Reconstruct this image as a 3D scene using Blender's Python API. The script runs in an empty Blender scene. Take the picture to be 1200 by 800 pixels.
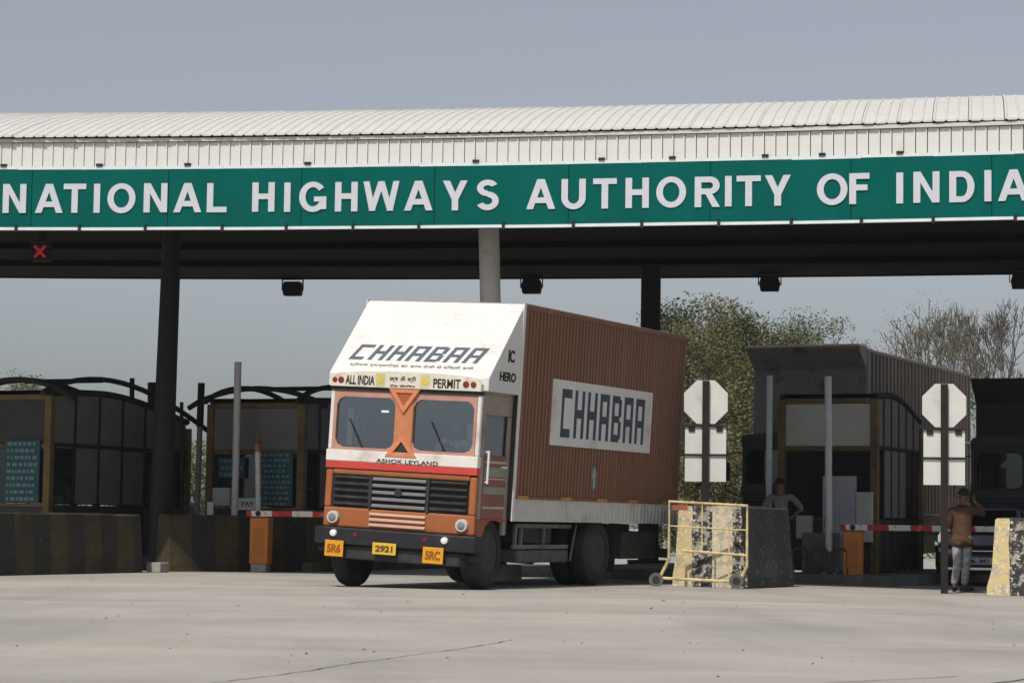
import bpy, bmesh, math, random
from mathutils import Vector, Matrix
random.seed(7)
R = math.radians
S = bpy.context.scene
COL = S.collection

# ------------------------------------------------------------------ camera
F = 2800.0                      # focal length in pixels of a 1200 px wide picture
CAM_H = 0.88
PITCH = math.atan(215.4 / F)
ROLL = 0.0138
cam_d = bpy.data.cameras.new('camera'); cam = bpy.data.objects.new('camera', cam_d); COL.objects.link(cam)
FW = Vector((0, math.cos(PITCH), math.sin(PITCH)))
up0 = Vector((0, -math.sin(PITCH), math.cos(PITCH))); rt0 = Vector((1, 0, 0))
RT = rt0 * math.cos(ROLL) + up0 * math.sin(ROLL)
UP = -rt0 * math.sin(ROLL) + up0 * math.cos(ROLL)
M3 = Matrix((RT, UP, -FW)).transposed()
cam.matrix_world = Matrix.Translation((0, 0, CAM_H)) @ M3.to_4x4()
cam_d.sensor_width = 36.0; cam_d.lens = F / 1200 * 36
cam_d.clip_start = 0.5; cam_d.clip_end = 6000
S.camera = cam
# ------------------------------------------------------------------ sky, sun, exposure
SUN_EL = 55.0
sh = Vector((-0.435, -0.900)).normalized()
sun_dir = Vector((sh.x * math.cos(R(SUN_EL)), sh.y * math.cos(R(SUN_EL)), math.sin(R(SUN_EL))))
W = bpy.data.worlds.new('World'); S.world = W; W.use_nodes = True
wn = W.node_tree.nodes; wl = W.node_tree.links
sky = wn.new('ShaderNodeTexSky'); sky.sky_type = 'NISHITA'; sky.sun_disc = False
sky.sun_elevation = R(SUN_EL); sky.sun_rotation = math.atan2(sh.x, sh.y)
sky.air_density = 1.0; sky.dust_density = 2.2; sky.ozone_density = 2.0
hsv = wn.new('ShaderNodeHueSaturation'); hsv.inputs['Saturation'].default_value = 0.36
tint = wn.new('ShaderNodeMix'); tint.data_type = 'RGBA'; tint.blend_type = 'MULTIPLY'; tint.inputs[0].default_value = 1.0
tint.inputs[7].default_value = (0.975, 0.995, 1.03, 1)
wl.new(sky.outputs[0], hsv.inputs['Color']); wl.new(hsv.outputs[0], tint.inputs[6])
bg = wn['Background']; wl.new(tint.outputs[2], bg.inputs['Color']); bg.inputs['Strength'].default_value = 0.094
sun_d = bpy.data.lights.new('sun', 'SUN'); sun_d.energy = 3.6; sun_d.angle = R(0.8); sun_d.color = (1.0, 0.955, 0.88)
sun_o = bpy.data.objects.new('sun', sun_d); COL.objects.link(sun_o)
sun_o.rotation_euler = sun_dir.to_track_quat('Z', 'Y').to_euler()
sun_o.location = (-20, -20, 40)
S.view_settings.view_transform = 'Standard'; S.view_settings.look = 'None'
S.view_settings.exposure = 0.0; S.view_settings.gamma = 1.0
S.render.resolution_x = 1024; S.render.resolution_y = 682

# ------------------------------------------------------------------ measuring helpers (survey of the place)
def gz(x):                      # the apron falls gently to the right for drainage
    return -0.015 * min(max(0.0, x - 1.5), 16.0)
def xat(px, Y, z=0.9):          # world x of a sight line at distance Y and height z
    den = Y * FW.y + (z - CAM_H) * FW.z
    return ((px - 600) / F * den - (Y * RT.y + (z - CAM_H) * RT.z)) / RT.x
def zat(py, Y, x=0.0):          # world height of a sight line at distance Y, lateral x
    k = (400 - py) / F          # (d.UP)/(d.FW) = k
    a = x * UP.x + Y * UP.y; b = Y * FW.y
    return CAM_H + (k * b - a) / (UP.z - k * FW.z)
def hor(px): return 615.4 + ROLL * (px - 600)

# ------------------------------------------------------------------ mesh helpers
class MB:
    def __init__(s): s.v = []; s.f = []; s.m = []; s.mi = 0
    def add(s, vs, fs):
        o = len(s.v); s.v += [tuple(p) for p in vs]; s.f += [tuple(i + o for i in f) for f in fs]; s.m += [s.mi] * len(fs)
        return s
    def box(s, x0, x1, y0, y1, z0, z1, T=None):
        vs = [Vector((x, y, z)) for z in (z0, z1) for y in (y0, y1) for x in (x0, x1)]
        if T is not None: vs = [T @ p for p in vs]
        return s.add(vs, [(0, 2, 3, 1), (4, 5, 7, 6), (0, 1, 5, 4), (2, 6, 7, 3), (0, 4, 6, 2), (1, 3, 7, 5)])
    def cbox(s, c, d, T=None):
        return s.box(c[0]-d[0]/2, c[0]+d[0]/2, c[1]-d[1]/2, c[1]+d[1]/2, c[2]-d[2]/2, c[2]+d[2]/2, T)
    def tube(s, pts, r, n=8, cap=True, up=None):
        pts = [Vector(p) for p in pts]
        rs = r if isinstance(r, (list, tuple)) else [r] * len(pts)
        vs = []; prev = None
        for i, p in enumerate(pts):
            t = (pts[min(i+1, len(pts)-1)] - pts[max(i-1, 0)]).normalized()
            if prev is None:
                a = Vector((0, 0, 1)) if abs(t.z) < .9 else Vector((1, 0, 0))
                prev = t.cross(a).normalized()
            prev = (prev - t * prev.dot(t)).normalized(); q = t.cross(prev)
            for k in range(n):
                an = 2 * math.pi * k / n + math.pi / n
                vs.append(p + (prev * math.cos(an) + q * math.sin(an)) * rs[i])
        fs = []
        for i in range(len(pts) - 1):
            for k in range(n):
                fs.append((i*n+k, i*n+(k+1) % n, (i+1)*n+(k+1) % n, (i+1)*n+k))
        if cap: fs += [tuple(range(n-1, -1, -1)), tuple(range((len(pts)-1)*n, len(pts)*n))]
        return s.add(vs, fs)
    def prism(s, poly, axis, a, b, T=None):     # poly in the two other axes (order x,y,z without axis)
        def mk(p, t):
            l = list(p); l.insert(axis, t); v = Vector(l); return T @ v if T is not None else v
        n = len(poly); vs = [mk(p, a) for p in poly] + [mk(p, b) for p in poly]
        fs = [tuple(range(n-1, -1, -1)), tuple(range(n, 2*n))] + [(i, (i+1) % n, n+(i+1) % n, n+i) for i in range(n)]
        return s.add(vs, fs)
    def lathe(s, prof, n=24, axis='x', c=(0, 0, 0)):   # prof: (along axis, radius)
        vs = []
        for a, r in prof:
            for k in range(n):
                an = 2*math.pi*k/n
                p = (a, r*math.cos(an), r*math.sin(an)) if axis == 'x' else ((r*math.cos(an), a, r*math.sin(an)) if axis == 'y' else (r*math.cos(an), r*math.sin(an), a))
                vs.append(Vector(p) + Vector(c))
        fs = [(i*n+k, i*n+(k+1) % n, (i+1)*n+(k+1) % n, (i+1)*n+k) for i in range(len(prof)-1) for k in range(n)]
        fs += [tuple(range(n-1, -1, -1)), tuple(range((len(prof)-1)*n, len(prof)*n))]
        return s.add(vs, fs)
    def mesh(s, name, mats):
        me = bpy.data.meshes.new(name); me.from_pydata(s.v, [], s.f)
        if not isinstance(mats, (list, tuple)): mats = [mats]
        for m in mats: me.materials.append(m)
        if len(mats) > 1: me.polygons.foreach_set('material_index', s.m)
        bm = bmesh.new(); bm.from_mesh(me); bmesh.ops.recalc_face_normals(bm, faces=bm.faces); bm.to_mesh(me); bm.free()
        return me
    def build(s, name, mats, parent=None, smooth=False, bevel=0, local=None):
        o = bpy.data.objects.new(name, s.mesh(name, mats)); COL.objects.link(o)
        if smooth: smooth_by_angle(o.data)
        if bevel:
            b = o.modifiers.new('bevel', 'BEVEL'); b.width = bevel; b.segments = 2; b.limit_method = 'ANGLE'; b.angle_limit = R(35)
        if parent: o.parent = parent
        if local is not None: o.matrix_local = local
        return o
def smooth_by_angle(me, deg=40):
    me.polygons.foreach_set('use_smooth', [True] * len(me.polygons))
    bm = bmesh.new(); bm.from_mesh(me)
    for e in bm.edges:
        if len(e.link_faces) == 2 and e.calc_face_angle(0) > R(deg): e.smooth = False
    bm.to_mesh(me); bm.free()
def tag(o, label=None, cat=None, group=None, kind=None):
    if label: o['label'] = label
    if cat: o['category'] = cat
    if group: o['group'] = group
    if kind: o['kind'] = kind
    return o
def empty(name, loc=(0, 0, 0), rz=0.0, label=None, cat=None, group=None):
    o = bpy.data.objects.new(name, None); COL.objects.link(o); o.empty_display_size = .2
    o.location = loc; o.rotation_euler = (0, 0, rz); tag(o, label, cat, group); return o
def inst(name, me, parent=None, local=None):
    o = bpy.data.objects.new(name, me); COL.objects.link(o)
    if parent: o.parent = parent
    if local is not None: o.matrix_local = local
    if name == 'lettering': o['kind'] = 'stuff'
    return o
def copy_tree(o, parent=None):
    c = o.copy(); COL.objects.link(c); c.parent = parent
    for ch in list(o.children): copy_tree(ch, c)
    return c
def rotz(a): return Matrix.Rotation(a, 4, 'Z')
def TR(x, y, z): return Matrix.Translation((x, y, z))

# text as mesh objects -------------------------------------------------------
def text_mesh(body, size, mat, weight=0.0, depth=0.004, align='CENTER', space=1.0, shear=0.0):
    cu = bpy.data.curves.new('lettering', 'FONT'); cu.body = body; cu.size = size; cu.offset = weight
    cu.extrude = depth; cu.align_x = align; cu.align_y = 'CENTER'; cu.space_character = space; cu.shear = shear
    cu.resolution_u = 4
    ob = bpy.data.objects.new('lettering', cu); COL.objects.link(ob)
    dg = bpy.context.evaluated_depsgraph_get(); dg.update()
    me = bpy.data.meshes.new_from_object(ob.evaluated_get(dg))
    bpy.data.objects.remove(ob); bpy.data.curves.remove(cu)
    me.materials.clear(); me.materials.append(mat)
    return me
def fit_mesh(me, w, h):         # centre the flat lettering and scale it to a box
    xs = [v.co.x for v in me.vertices]; ys = [v.co.y for v in me.vertices]
    if not xs: return me
    sx = w / max(1e-6, max(xs)-min(xs)) if w else None; sy = h / max(1e-6, max(ys)-min(ys))
    if sx is None: sx = sy
    cx = (max(xs)+min(xs))/2; cy = (max(ys)+min(ys))/2
    for v in me.vertices: v.co.x = (v.co.x-cx)*sx; v.co.y = (v.co.y-cy)*sy
    return me
def glyph(ch, w, h, t, mat, d=.02):       # plain grotesque capitals cut from sheet
    m = MB(); k = [0]
    def poly(pts):
        k[0] += 1; dd = d + .0005*k[0]; n = len(pts)
        m.add([(x, y, 0) for x, y in pts] + [(x, y, dd) for x, y in pts], [tuple(range(n-1, -1, -1)), tuple(range(n, 2*n))] + [(i, (i+1) % n, n+(i+1) % n, n+i) for i in range(n)])
    def rc(x0, x1, y0, y1): poly([(x0, y0), (x1, y0), (x1, y1), (x0, y1)])
    def par(x0, y0, x1, y1, wd): poly([(x0, y0), (x0+wd, y0), (x1+wd, y1), (x1, y1)])
    def arc(cx, cy, rx, ry, a0, a1, tx, ty, n=20):
        o = []; q = []
        for i in range(n+1):
            an = R(a0+(a1-a0)*i/n); o.append((cx+rx*math.cos(an), cy+ry*math.sin(an))); q.append((cx+(rx-tx)*math.cos(an), cy+(ry-ty)*math.sin(an)))
        k[0] += 1; dd = d + .0005*k[0]
        for i in range(n):
            p4 = [o[i], o[i+1], q[i+1], q[i]]
            m.add([(x, y, 0) for x, y in p4] + [(x, y, dd) for x, y in p4], [(4, 5, 6, 7), (3, 2, 1, 0), (0, 1, 5, 4), (2, 3, 7, 6)] + ([(3, 0, 4, 7)] if i == 0 else []) + ([(1, 2, 6, 5)] if i == n-1 else []))
    s = t*.86
    if ch == 'N': rc(0, t, 0, h); rc(w-t, w, 0, h); poly([(t*.1, h), (t*1.05, h), (w-t*.1, 0), (w-t*1.05, 0)])
    elif ch == 'A': par(0, 0, w/2-t*.58, h, t*1.05); par(w-t*1.05, 0, w/2-t*.47, h, t*1.05); rc(w*.24, w*.76, h*.20, h*.20+s)
    elif ch == 'T': rc(0, w, h-s, h); rc(w/2-t/2, w/2+t/2, 0, h-s)
    elif ch == 'I': rc(w/2-t/2, w/2+t/2, 0, h)
    elif ch == 'L': rc(0, t, 0, h); rc(t, w, 0, s)
    elif ch == 'H': rc(0, t, 0, h); rc(w-t, w, 0, h); rc(t, w-t, h*.5-s/2+.01, h*.5+s/2+.01)
    elif ch == 'F': rc(0, t, 0, h); rc(t, w, h-s, h); rc(t, w*.9, h*.44, h*.44+s)
    elif ch == 'O': arc(w/2, h/2, w/2, h*.515, 0, 360, t, s, 40)
    elif ch == 'G': arc(w/2, h/2, w/2, h*.515, 38, 330, t, s, 34); rc(w*.54, w-.004, h*.34, h*.34+s*.9); rc(w-t*.92, w-.004, h*.08, h*.34)
    elif ch == 'D': rc(0, t, 0, h); rc(t, w*.5, h-s, h); rc(t, w*.5, 0, s); arc(w*.5, h/2, w*.5, h/2, -90, 90, t, s, 20)
    elif ch == 'U': rc(0, t, h*.38, h); rc(w-t, w, h*.38, h); arc(w/2, h*.38, w/2, h*.39, 180, 360, t, s, 20)
    elif ch == 'R': rc(0, t, 0, h); rc(t, w*.60, h-s, h); rc(t, w*.60, h*.42, h*.42+s); arc(w*.60, h*.71, w*.38, h*.29, -90, 90, t, s, 16); poly([(w*.42, h*.44), (w*.42+t, h*.44), (w, 0), (w-t*1.15, 0)])
    elif ch == 'Y': poly([(0, h), (t*1.1, h), (w/2+t*.5, h*.36), (w/2-t*.5, h*.36)]); poly([(w-t*1.1, h), (w, h), (w/2+t*.5, h*.36), (w/2-t*.5, h*.36)]); rc(w/2-t/2, w/2+t/2, 0, h*.42)
    elif ch == 'W':
        q = t*.95
        for x0, x1 in ((0, w*.25-q*.45), (w*.5-q*.5, w*.25-q*.55), (w*.5-q*.5, w*.75-q*.45), (w-q, w*.75-q*.55)): par(x1, 0, x0, h, q)
    elif ch == 'S': arc(w/2, h*.735, w*.46, h*.275, 25, 270, t, s, 24); arc(w/2, h*.265+s*.18, w*.49, h*.275+s*.2, -155, 90, t, s, 24)
    return m.mesh('letter', mat)
BLOCK = {'C': [(0, .24, 0, 1), (0, 1, .82, 1), (0, .92, 0, .18)],
         'H': [(0, .27, 0, 1), (.73, 1, 0, 1), (.27, .73, .42, .60)],
         'A': [(0, .27, 0, 1), (.73, 1, 0, 1), (.27, .73, .84, 1), (.27, .73, .36, .52)],
         'B': [(0, .27, 0, 1), (.27, .82, .84, 1), (.27, .82, 0, .16), (.27, .82, .42, .57), (.72, 1, .55, .93), (.72, 1, .07, .45)]}
def block_letter(ch, w, h, mat, d=0.004, shear=0.0):   # stencil-like block capitals, drawn in x (width) and y (height)
    m = MB()
    for k, (a, b, c, e) in enumerate(BLOCK[ch]):
        dd = d + 0.0004 * k
        vs = [Vector((x*w + y*h*shear, y*h, z)) for z in (0, dd) for y in (c, e) for x in (a, b)]
        m.add(vs, [(0, 2, 3, 1), (4, 5, 7, 6), (0, 1, 5, 4), (2, 6, 7, 3), (0, 4, 6, 2), (1, 3, 7, 5)])
    return m.mesh('letter', mat)

# ------------------------------------------------------------------ materials
MATS = {}
def mat(name, col, rough=.7, var=.12, scale=3.0, metal=0.0, bump=0.0, bscale=40.0, dirt_sheen=None, dirt_sheen_amt=0.0, dscale=1.2, spec=.4, stretch=(1, 1, 1), fine=0.06):
    if name in MATS: return MATS[name]
    m = bpy.data.materials.new(name); m.use_nodes = True; MATS[name] = m
    n = m.node_tree.nodes; l = m.node_tree.links; p = n['Principled BSDF']
    p.inputs['Roughness'].default_value = rough; p.inputs['Metallic'].default_value = metal; p.inputs['Specular IOR Level'].default_value = spec
    tc = n.new('ShaderNodeTexCoord'); mp = n.new('ShaderNodeMapping'); mp.inputs['Scale'].default_value = stretch
    l.new(tc.outputs['Object'], mp.inputs[0])
    nz = n.new('ShaderNodeTexNoise'); nz.inputs['Scale'].default_value = scale; nz.inputs['Detail'].default_value = 6; nz.inputs['Roughness'].default_value = .6
    l.new(mp.outputs[0], nz.inputs['Vector'])
    c = col if len(col) == 4 else (*col, 1)
    rmp = n.new('ShaderNodeValToRGB'); rmp.color_ramp.elements[0].position = .3; rmp.color_ramp.elements[1].position = .7
    rmp.color_ramp.elements[0].color = (*[x*(1-var) for x in c[:3]], 1); rmp.color_ramp.elements[1].color = (*[min(1, x*(1+var)) for x in c[:3]], 1)
    l.new(nz.outputs['Fac'], rmp.inputs[0]); out = rmp.outputs[0]
    if fine:
        n2 = n.new('ShaderNodeTexNoise'); n2.inputs['Scale'].default_value = scale*14; n2.inputs['Detail'].default_value = 3
        l.new(tc.outputs['Object'], n2.inputs['Vector'])
        mr = n.new('ShaderNodeMapRange'); mr.inputs[3].default_value = 1-fine*2; mr.inputs[4].default_value = 1+fine*2
        l.new(n2.outputs['Fac'], mr.inputs[0])
        mx = n.new('ShaderNodeMix'); mx.data_type = 'RGBA'; mx.blend_type = 'MULTIPLY'; mx.inputs[0].default_value = 1
        l.new(out, mx.inputs[6]); l.new(mr.outputs[0], mx.inputs[7]); out = mx.outputs[2]
    if dirt_sheen:
        n3 = n.new('ShaderNodeTexNoise'); n3.inputs['Scale'].default_value = dscale; n3.inputs['Detail'].default_value = 8; n3.inputs['Roughness'].default_value = .68
        l.new(mp.outputs[0], n3.inputs['Vector'])
        r3 = n.new('ShaderNodeMapRange'); r3.inputs[1].default_value = .62-dirt_sheen_amt*.3; r3.inputs[2].default_value = .72-dirt_sheen_amt*.2; r3.inputs[4].default_value = .85; r3.clamp = True
        l.new(n3.outputs['Fac'], r3.inputs[0])
        m3 = n.new('ShaderNodeMix'); m3.data_type = 'RGBA'; l.new(r3.outputs[0], m3.inputs[0]); l.new(out, m3.inputs[6]); m3.inputs[7].default_value = (*dirt_sheen, 1)
        out = m3.outputs[2]
    l.new(out, p.inputs['Base Color'])
    if bump:
        nb = n.new('ShaderNodeTexNoise'); nb.inputs['Scale'].default_value = bscale; nb.inputs['Detail'].default_value = 5
        l.new(tc.outputs['Object'], nb.inputs['Vector'])
        b = n.new('ShaderNodeBump'); b.inputs['Strength'].default_value = bump; b.inputs['Distance'].default_value = .02
        l.new(nb.outputs['Fac'], b.inputs['Height']); l.new(b.outputs[0], p.inputs['Normal'])
    return m
def glass(name, tintc, fac=.5, rough=.03, film=.03):      # a pane: part clear, part mirror
    if name in MATS: return MATS[name]
    m = bpy.data.materials.new(name); m.use_nodes = True; MATS[name] = m
    n = m.node_tree.nodes; l = m.node_tree.links; n.remove(n['Principled BSDF'])
    tr = n.new('ShaderNodeBsdfTransparent'); tr.inputs[0].default_value = (*tintc, 1)
    gl = n.new('ShaderNodeBsdfGlossy'); gl.inputs['Roughness'].default_value = rough; gl.inputs[0].default_value = (.78, .89, 1, 1)
    df = n.new('ShaderNodeBsdfDiffuse'); df.inputs[0].default_value = (.35, .35, .34, 1)      # dust film
    m0 = n.new('ShaderNodeMixShader'); m0.inputs[0].default_value = film; l.new(tr.outputs[0], m0.inputs[1]); l.new(df.outputs[0], m0.inputs[2])
    fr = n.new('ShaderNodeFresnel'); fr.inputs[0].default_value = 1.5
    ad = n.new('ShaderNodeMath'); ad.operation = 'ADD'; ad.inputs[1].default_value = fac; ad.use_clamp = True
    l.new(fr.outputs[0], ad.inputs[0])
    mx = n.new('ShaderNodeMixShader'); l.new(ad.outputs[0], mx.inputs[0]); l.new(m0.outputs[0], mx.inputs[1]); l.new(gl.outputs[0], mx.inputs[2])
    l.new(mx.outputs[0], n['Material Output'].inputs['Surface'])
    return m
def emis(name, col, st):
    m = bpy.data.materials.new(name); m.use_nodes = True; p = m.node_tree.nodes['Principled BSDF']
    p.inputs['Base Color'].default_value = (*col, 1); p.inputs['Emission Color'].default_value = (*col, 1); p.inputs['Emission Strength'].default_value = st
    return m
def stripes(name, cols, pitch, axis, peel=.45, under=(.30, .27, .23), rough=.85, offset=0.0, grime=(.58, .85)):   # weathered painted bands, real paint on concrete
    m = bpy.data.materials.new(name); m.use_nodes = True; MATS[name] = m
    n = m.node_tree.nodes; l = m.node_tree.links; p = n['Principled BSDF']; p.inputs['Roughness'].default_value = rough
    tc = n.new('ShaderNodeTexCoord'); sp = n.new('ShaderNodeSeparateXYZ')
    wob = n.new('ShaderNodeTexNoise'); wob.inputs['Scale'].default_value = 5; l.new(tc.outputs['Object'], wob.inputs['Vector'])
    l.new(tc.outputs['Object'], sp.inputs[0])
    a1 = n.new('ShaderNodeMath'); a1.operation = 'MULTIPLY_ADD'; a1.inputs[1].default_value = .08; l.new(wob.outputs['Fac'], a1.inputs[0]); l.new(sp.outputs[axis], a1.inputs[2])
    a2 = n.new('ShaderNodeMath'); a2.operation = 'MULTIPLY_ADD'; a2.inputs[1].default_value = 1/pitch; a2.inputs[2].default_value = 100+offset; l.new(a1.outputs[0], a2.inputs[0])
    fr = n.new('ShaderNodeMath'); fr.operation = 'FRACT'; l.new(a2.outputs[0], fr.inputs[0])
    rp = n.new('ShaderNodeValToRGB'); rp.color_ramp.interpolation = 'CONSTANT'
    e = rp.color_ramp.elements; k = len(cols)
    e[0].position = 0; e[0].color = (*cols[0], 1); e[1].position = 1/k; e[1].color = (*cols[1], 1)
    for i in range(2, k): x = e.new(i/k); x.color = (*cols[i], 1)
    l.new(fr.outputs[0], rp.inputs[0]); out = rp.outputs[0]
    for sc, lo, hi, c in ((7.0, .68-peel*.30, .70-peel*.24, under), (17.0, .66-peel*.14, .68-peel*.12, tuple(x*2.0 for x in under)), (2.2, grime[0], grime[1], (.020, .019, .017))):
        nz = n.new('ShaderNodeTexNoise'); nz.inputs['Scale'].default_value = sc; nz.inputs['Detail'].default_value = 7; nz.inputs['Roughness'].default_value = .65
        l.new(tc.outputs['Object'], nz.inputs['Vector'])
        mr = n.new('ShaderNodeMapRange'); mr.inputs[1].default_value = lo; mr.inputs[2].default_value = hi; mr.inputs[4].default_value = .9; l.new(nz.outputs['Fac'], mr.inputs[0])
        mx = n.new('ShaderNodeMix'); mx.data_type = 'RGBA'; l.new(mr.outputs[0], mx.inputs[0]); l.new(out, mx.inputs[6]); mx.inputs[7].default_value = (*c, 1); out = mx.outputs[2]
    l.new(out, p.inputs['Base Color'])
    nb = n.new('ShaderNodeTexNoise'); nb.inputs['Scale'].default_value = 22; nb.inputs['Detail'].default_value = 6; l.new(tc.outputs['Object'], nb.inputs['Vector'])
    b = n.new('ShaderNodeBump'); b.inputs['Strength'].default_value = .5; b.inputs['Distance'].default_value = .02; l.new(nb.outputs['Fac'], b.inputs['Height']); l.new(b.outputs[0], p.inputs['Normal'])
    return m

M = dict(
    sheet=mat('painted_sheet', (.57, .555, .52), .55, .05, 1.4, dirt_sheen=(.50, .47, .42), dirt_sheen_amt=.25, dscale=.9),
    valance=mat('valance_sheet', (.64, .63, .60), .55, .06, 2.5, dirt_sheen=(.50, .47, .42), dirt_sheen_amt=.25),
    green=mat('sign_green', (.001, .098, .082), .7, .10, .8, fine=.03, dirt_sheen=(.004, .118, .10), dirt_sheen_amt=.15, spec=.04),
    letter=mat('sign_white', (.55, .56, .60), .5, .05, 4),
    trim=mat('aluminium_trim', (.66, .72, .72), .45, .08, 4),
    dark=mat('dark_steel', (.016, .015, .013), .8, .2, 2),
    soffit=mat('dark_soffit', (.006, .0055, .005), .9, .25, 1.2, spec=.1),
    column=mat('grey_column', (.36, .35, .32), .6, .1, 2, dirt_sheen=(.22, .2, .18), dirt_sheen_amt=.2),
    conc=mat('concrete', (.30, .285, .26), .9, .15, 3, bump=.3),
    black=mat('black_rubber', (.016, .016, .017), .8, .2, 8, dirt_sheen=(.05, .045, .04), dirt_sheen_amt=.3),
    chassis=mat('chassis_grime', (.028, .027, .025), .8, .3, 5, dirt_sheen=(.07, .06, .05), dirt_sheen_amt=.3),
    grey=mat('galvanised_grey', (.52, .54, .55), .5, .1, 5),
    brownpost=mat('ochre_frame', (.13, .085, .022), .6, .25, 5, dirt_sheen=(.05, .035, .02), dirt_sheen_amt=.4),
    boothpanel=mat('booth_panel', (.15, .15, .148), .7, .15, 2),
    boothwhite=mat('booth_white', (.42, .42, .40), .6, .1, 2),
    boothdark=mat('booth_dark', (.028, .028, .026), .6, .3, 3),
    orange=mat('boom_orange', (.50, .16, .020), .55, .1, 4, dirt_sheen=(.22, .09, .03), dirt_sheen_amt=.3),
    red=mat('red_paint', (.50, .030, .025), .5, .1, 5),
    white=mat('white_paint', (.72, .70, .66), .55, .06, 3, dirt_sheen=(.45, .40, .34), dirt_sheen_amt=.25),
    yellow=mat('yellow_paint', (.62, .42, .10), .55, .15, 6, dirt_sheen=(.45, .36, .22), dirt_sheen_amt=.5),
    ochre=mat('barricade_cream', (.62, .50, .24), .6, .18, 9, dirt_sheen=(.34, .25, .12), dirt_sheen_amt=.45, dscale=6),
    teal=mat('fare_board_teal', (.008, .062, .070), .5, .15, 4),
    pale=mat('pale_print', (.13, .20, .21), .6, .2, 20),
    clear=glass('booth_glass', (.35, .37, .38), .03),
    signback=mat('sign_back', (.60, .60, .56), .5, .06, 3, dirt_sheen=(.45, .42, .38), dirt_sheen_amt=.2),
    skin=mat('skin', (.15, .075, .045), .6, .08, 10),
    hair=mat('black_hair', (.010, .008, .007), .6, .2, 30),
)
# ------------------------------------------------------------------ ground
def ground_mat():
    m = bpy.data.materials.new('dusty_concrete_apron'); m.use_nodes = True
    n = m.node_tree.nodes; l = m.node_tree.links; p = n['Principled BSDF']; p.inputs['Roughness'].default_value = .9; p.inputs['Specular IOR Level'].default_value = .2
    tc = n.new('ShaderNodeTexCoord')
    def noise(sc, det, stretch, rot=0, rough=.6):
        mp = n.new('ShaderNodeMapping'); mp.inputs['Scale'].default_value = stretch; mp.inputs['Rotation'].default_value = (0, 0, rot)
        l.new(tc.outputs['Object'], mp.inputs[0]); z = n.new('ShaderNodeTexNoise'); z.inputs['Scale'].default_value = sc; z.inputs['Detail'].default_value = det; z.inputs['Roughness'].default_value = rough
        l.new(mp.outputs[0], z.inputs['Vector']); return z.outputs['Fac']
    base = n.new('ShaderNodeValToRGB'); e = base.color_ramp.elements
    e[0].position = .30; e[0].color = (.285, .268, .244, 1); e[1].position = .72; e[1].color = (.405, .380, .342, 1)
    l.new(noise(.35, 8, (1, 1, 1)), base.inputs[0]); out = base.outputs[0]
    def mixin(fac, lo, hi, col, amt):
        nonlocal out
        mr = n.new('ShaderNodeMapRange'); mr.inputs[1].default_value = lo; mr.inputs[2].default_value = hi; mr.inputs[4].default_value = amt; l.new(fac, mr.inputs[0])
        mx = n.new('ShaderNodeMix'); mx.data_type = 'RGBA'; l.new(mr.outputs[0], mx.inputs[0]); l.new(out, mx.inputs[6]); mx.inputs[7].default_value = (*col, 1); out = mx.outputs[2]
    mixin(noise(1.0, 6, (.55, .10, 1), R(-24)), .50, .70, (.225, .212, .198), .55)    # worn wheel paths along the lanes
    mixin(noise(1.0, 6, (.10, .35, 1), R(10)), .52, .68, (.46, .42, .36), .6)     # dust drifts across
    mixin(noise(3.5, 8, (1, 1, 1), 0, .7), .60, .72, (.17, .16, .15), .35)            # oil and damp stains
    mixin(noise(24, 4, (1, 1, 1)), .62, .74, (.44, .41, .37), .5)                     # grit
    mixin(noise(60, 3, (1, 1, 1)), .62, .72, (.13, .12, .11), .5)
    l.new(out, p.inputs['Base Color'])
    b = n.new('ShaderNodeBump'); b.inputs['Strength'].default_value = .35; b.inputs['Distance'].default_value = .03
    l.new(noise(18, 8, (1, 1, 1), 0, .7), b.inputs['Height']); l.new(b.outputs[0], p.inputs['Normal'])
    return m
GM = ground_mat()
xs = [-1200, -60, 1.5, 17.5, 60, 1200]; ys = [-40, 30, 60, 200, 1600]
m = MB(); m.add([(x, y, gz(x)) for y in ys for x in xs], [(j*6+i, j*6+i+1, (j+1)*6+i+1, (j+1)*6+i) for j in range(4) for i in range(5)])
tag(m.build('ground', GM), kind='structure')
# slab joints and a wandering crack, set as thin filled seams in the apron
def seam(pts, w, name):
    m = MB(); 
    for i in range(len(pts)-1):
        a = Vector(pts[i]); b = Vector(pts[i+1]); t = (b-a).normalized(); q = Vector((-t.y, t.x)) * w * random.uniform(.6, 1.2)
        m.add([(a.x-q.x, a.y-q.y, gz(a.x)+.004), (b.x-q.x, b.y-q.y, gz(b.x)+.004), (b.x+q.x, b.y+q.y, gz(b.x)+.004), (a.x+q.x, a.y+q.y, gz(a.x)+.004)], [(0, 1, 2, 3)])
    return tag(m.build(name, mat('seam_tar', (.085, .08, .074), .9, .3, 6)), kind='structure')
def wander(a, b, n, amp):
    a = Vector(a); b = Vector(b); q = Vector((-(b-a).y, (b-a).x)).normalized(); o = 0; r = []
    for i in range(n+1):
        o += random.uniform(-amp, amp); r.append(a + (b-a)*i/n + q*o)
    return r
seam(wander((-1.8, 12.6), (-.1, 18.6), 50, .02), .006, 'pavement_crack')
seam(wander((.9, 13.0), (2.8, 15.0), 16, .014), .010, 'pavement_crack')
seam(wander((2.4, 13.6), (4.2, 16.6), 20, .014), .012, 'pavement_crack')
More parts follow.
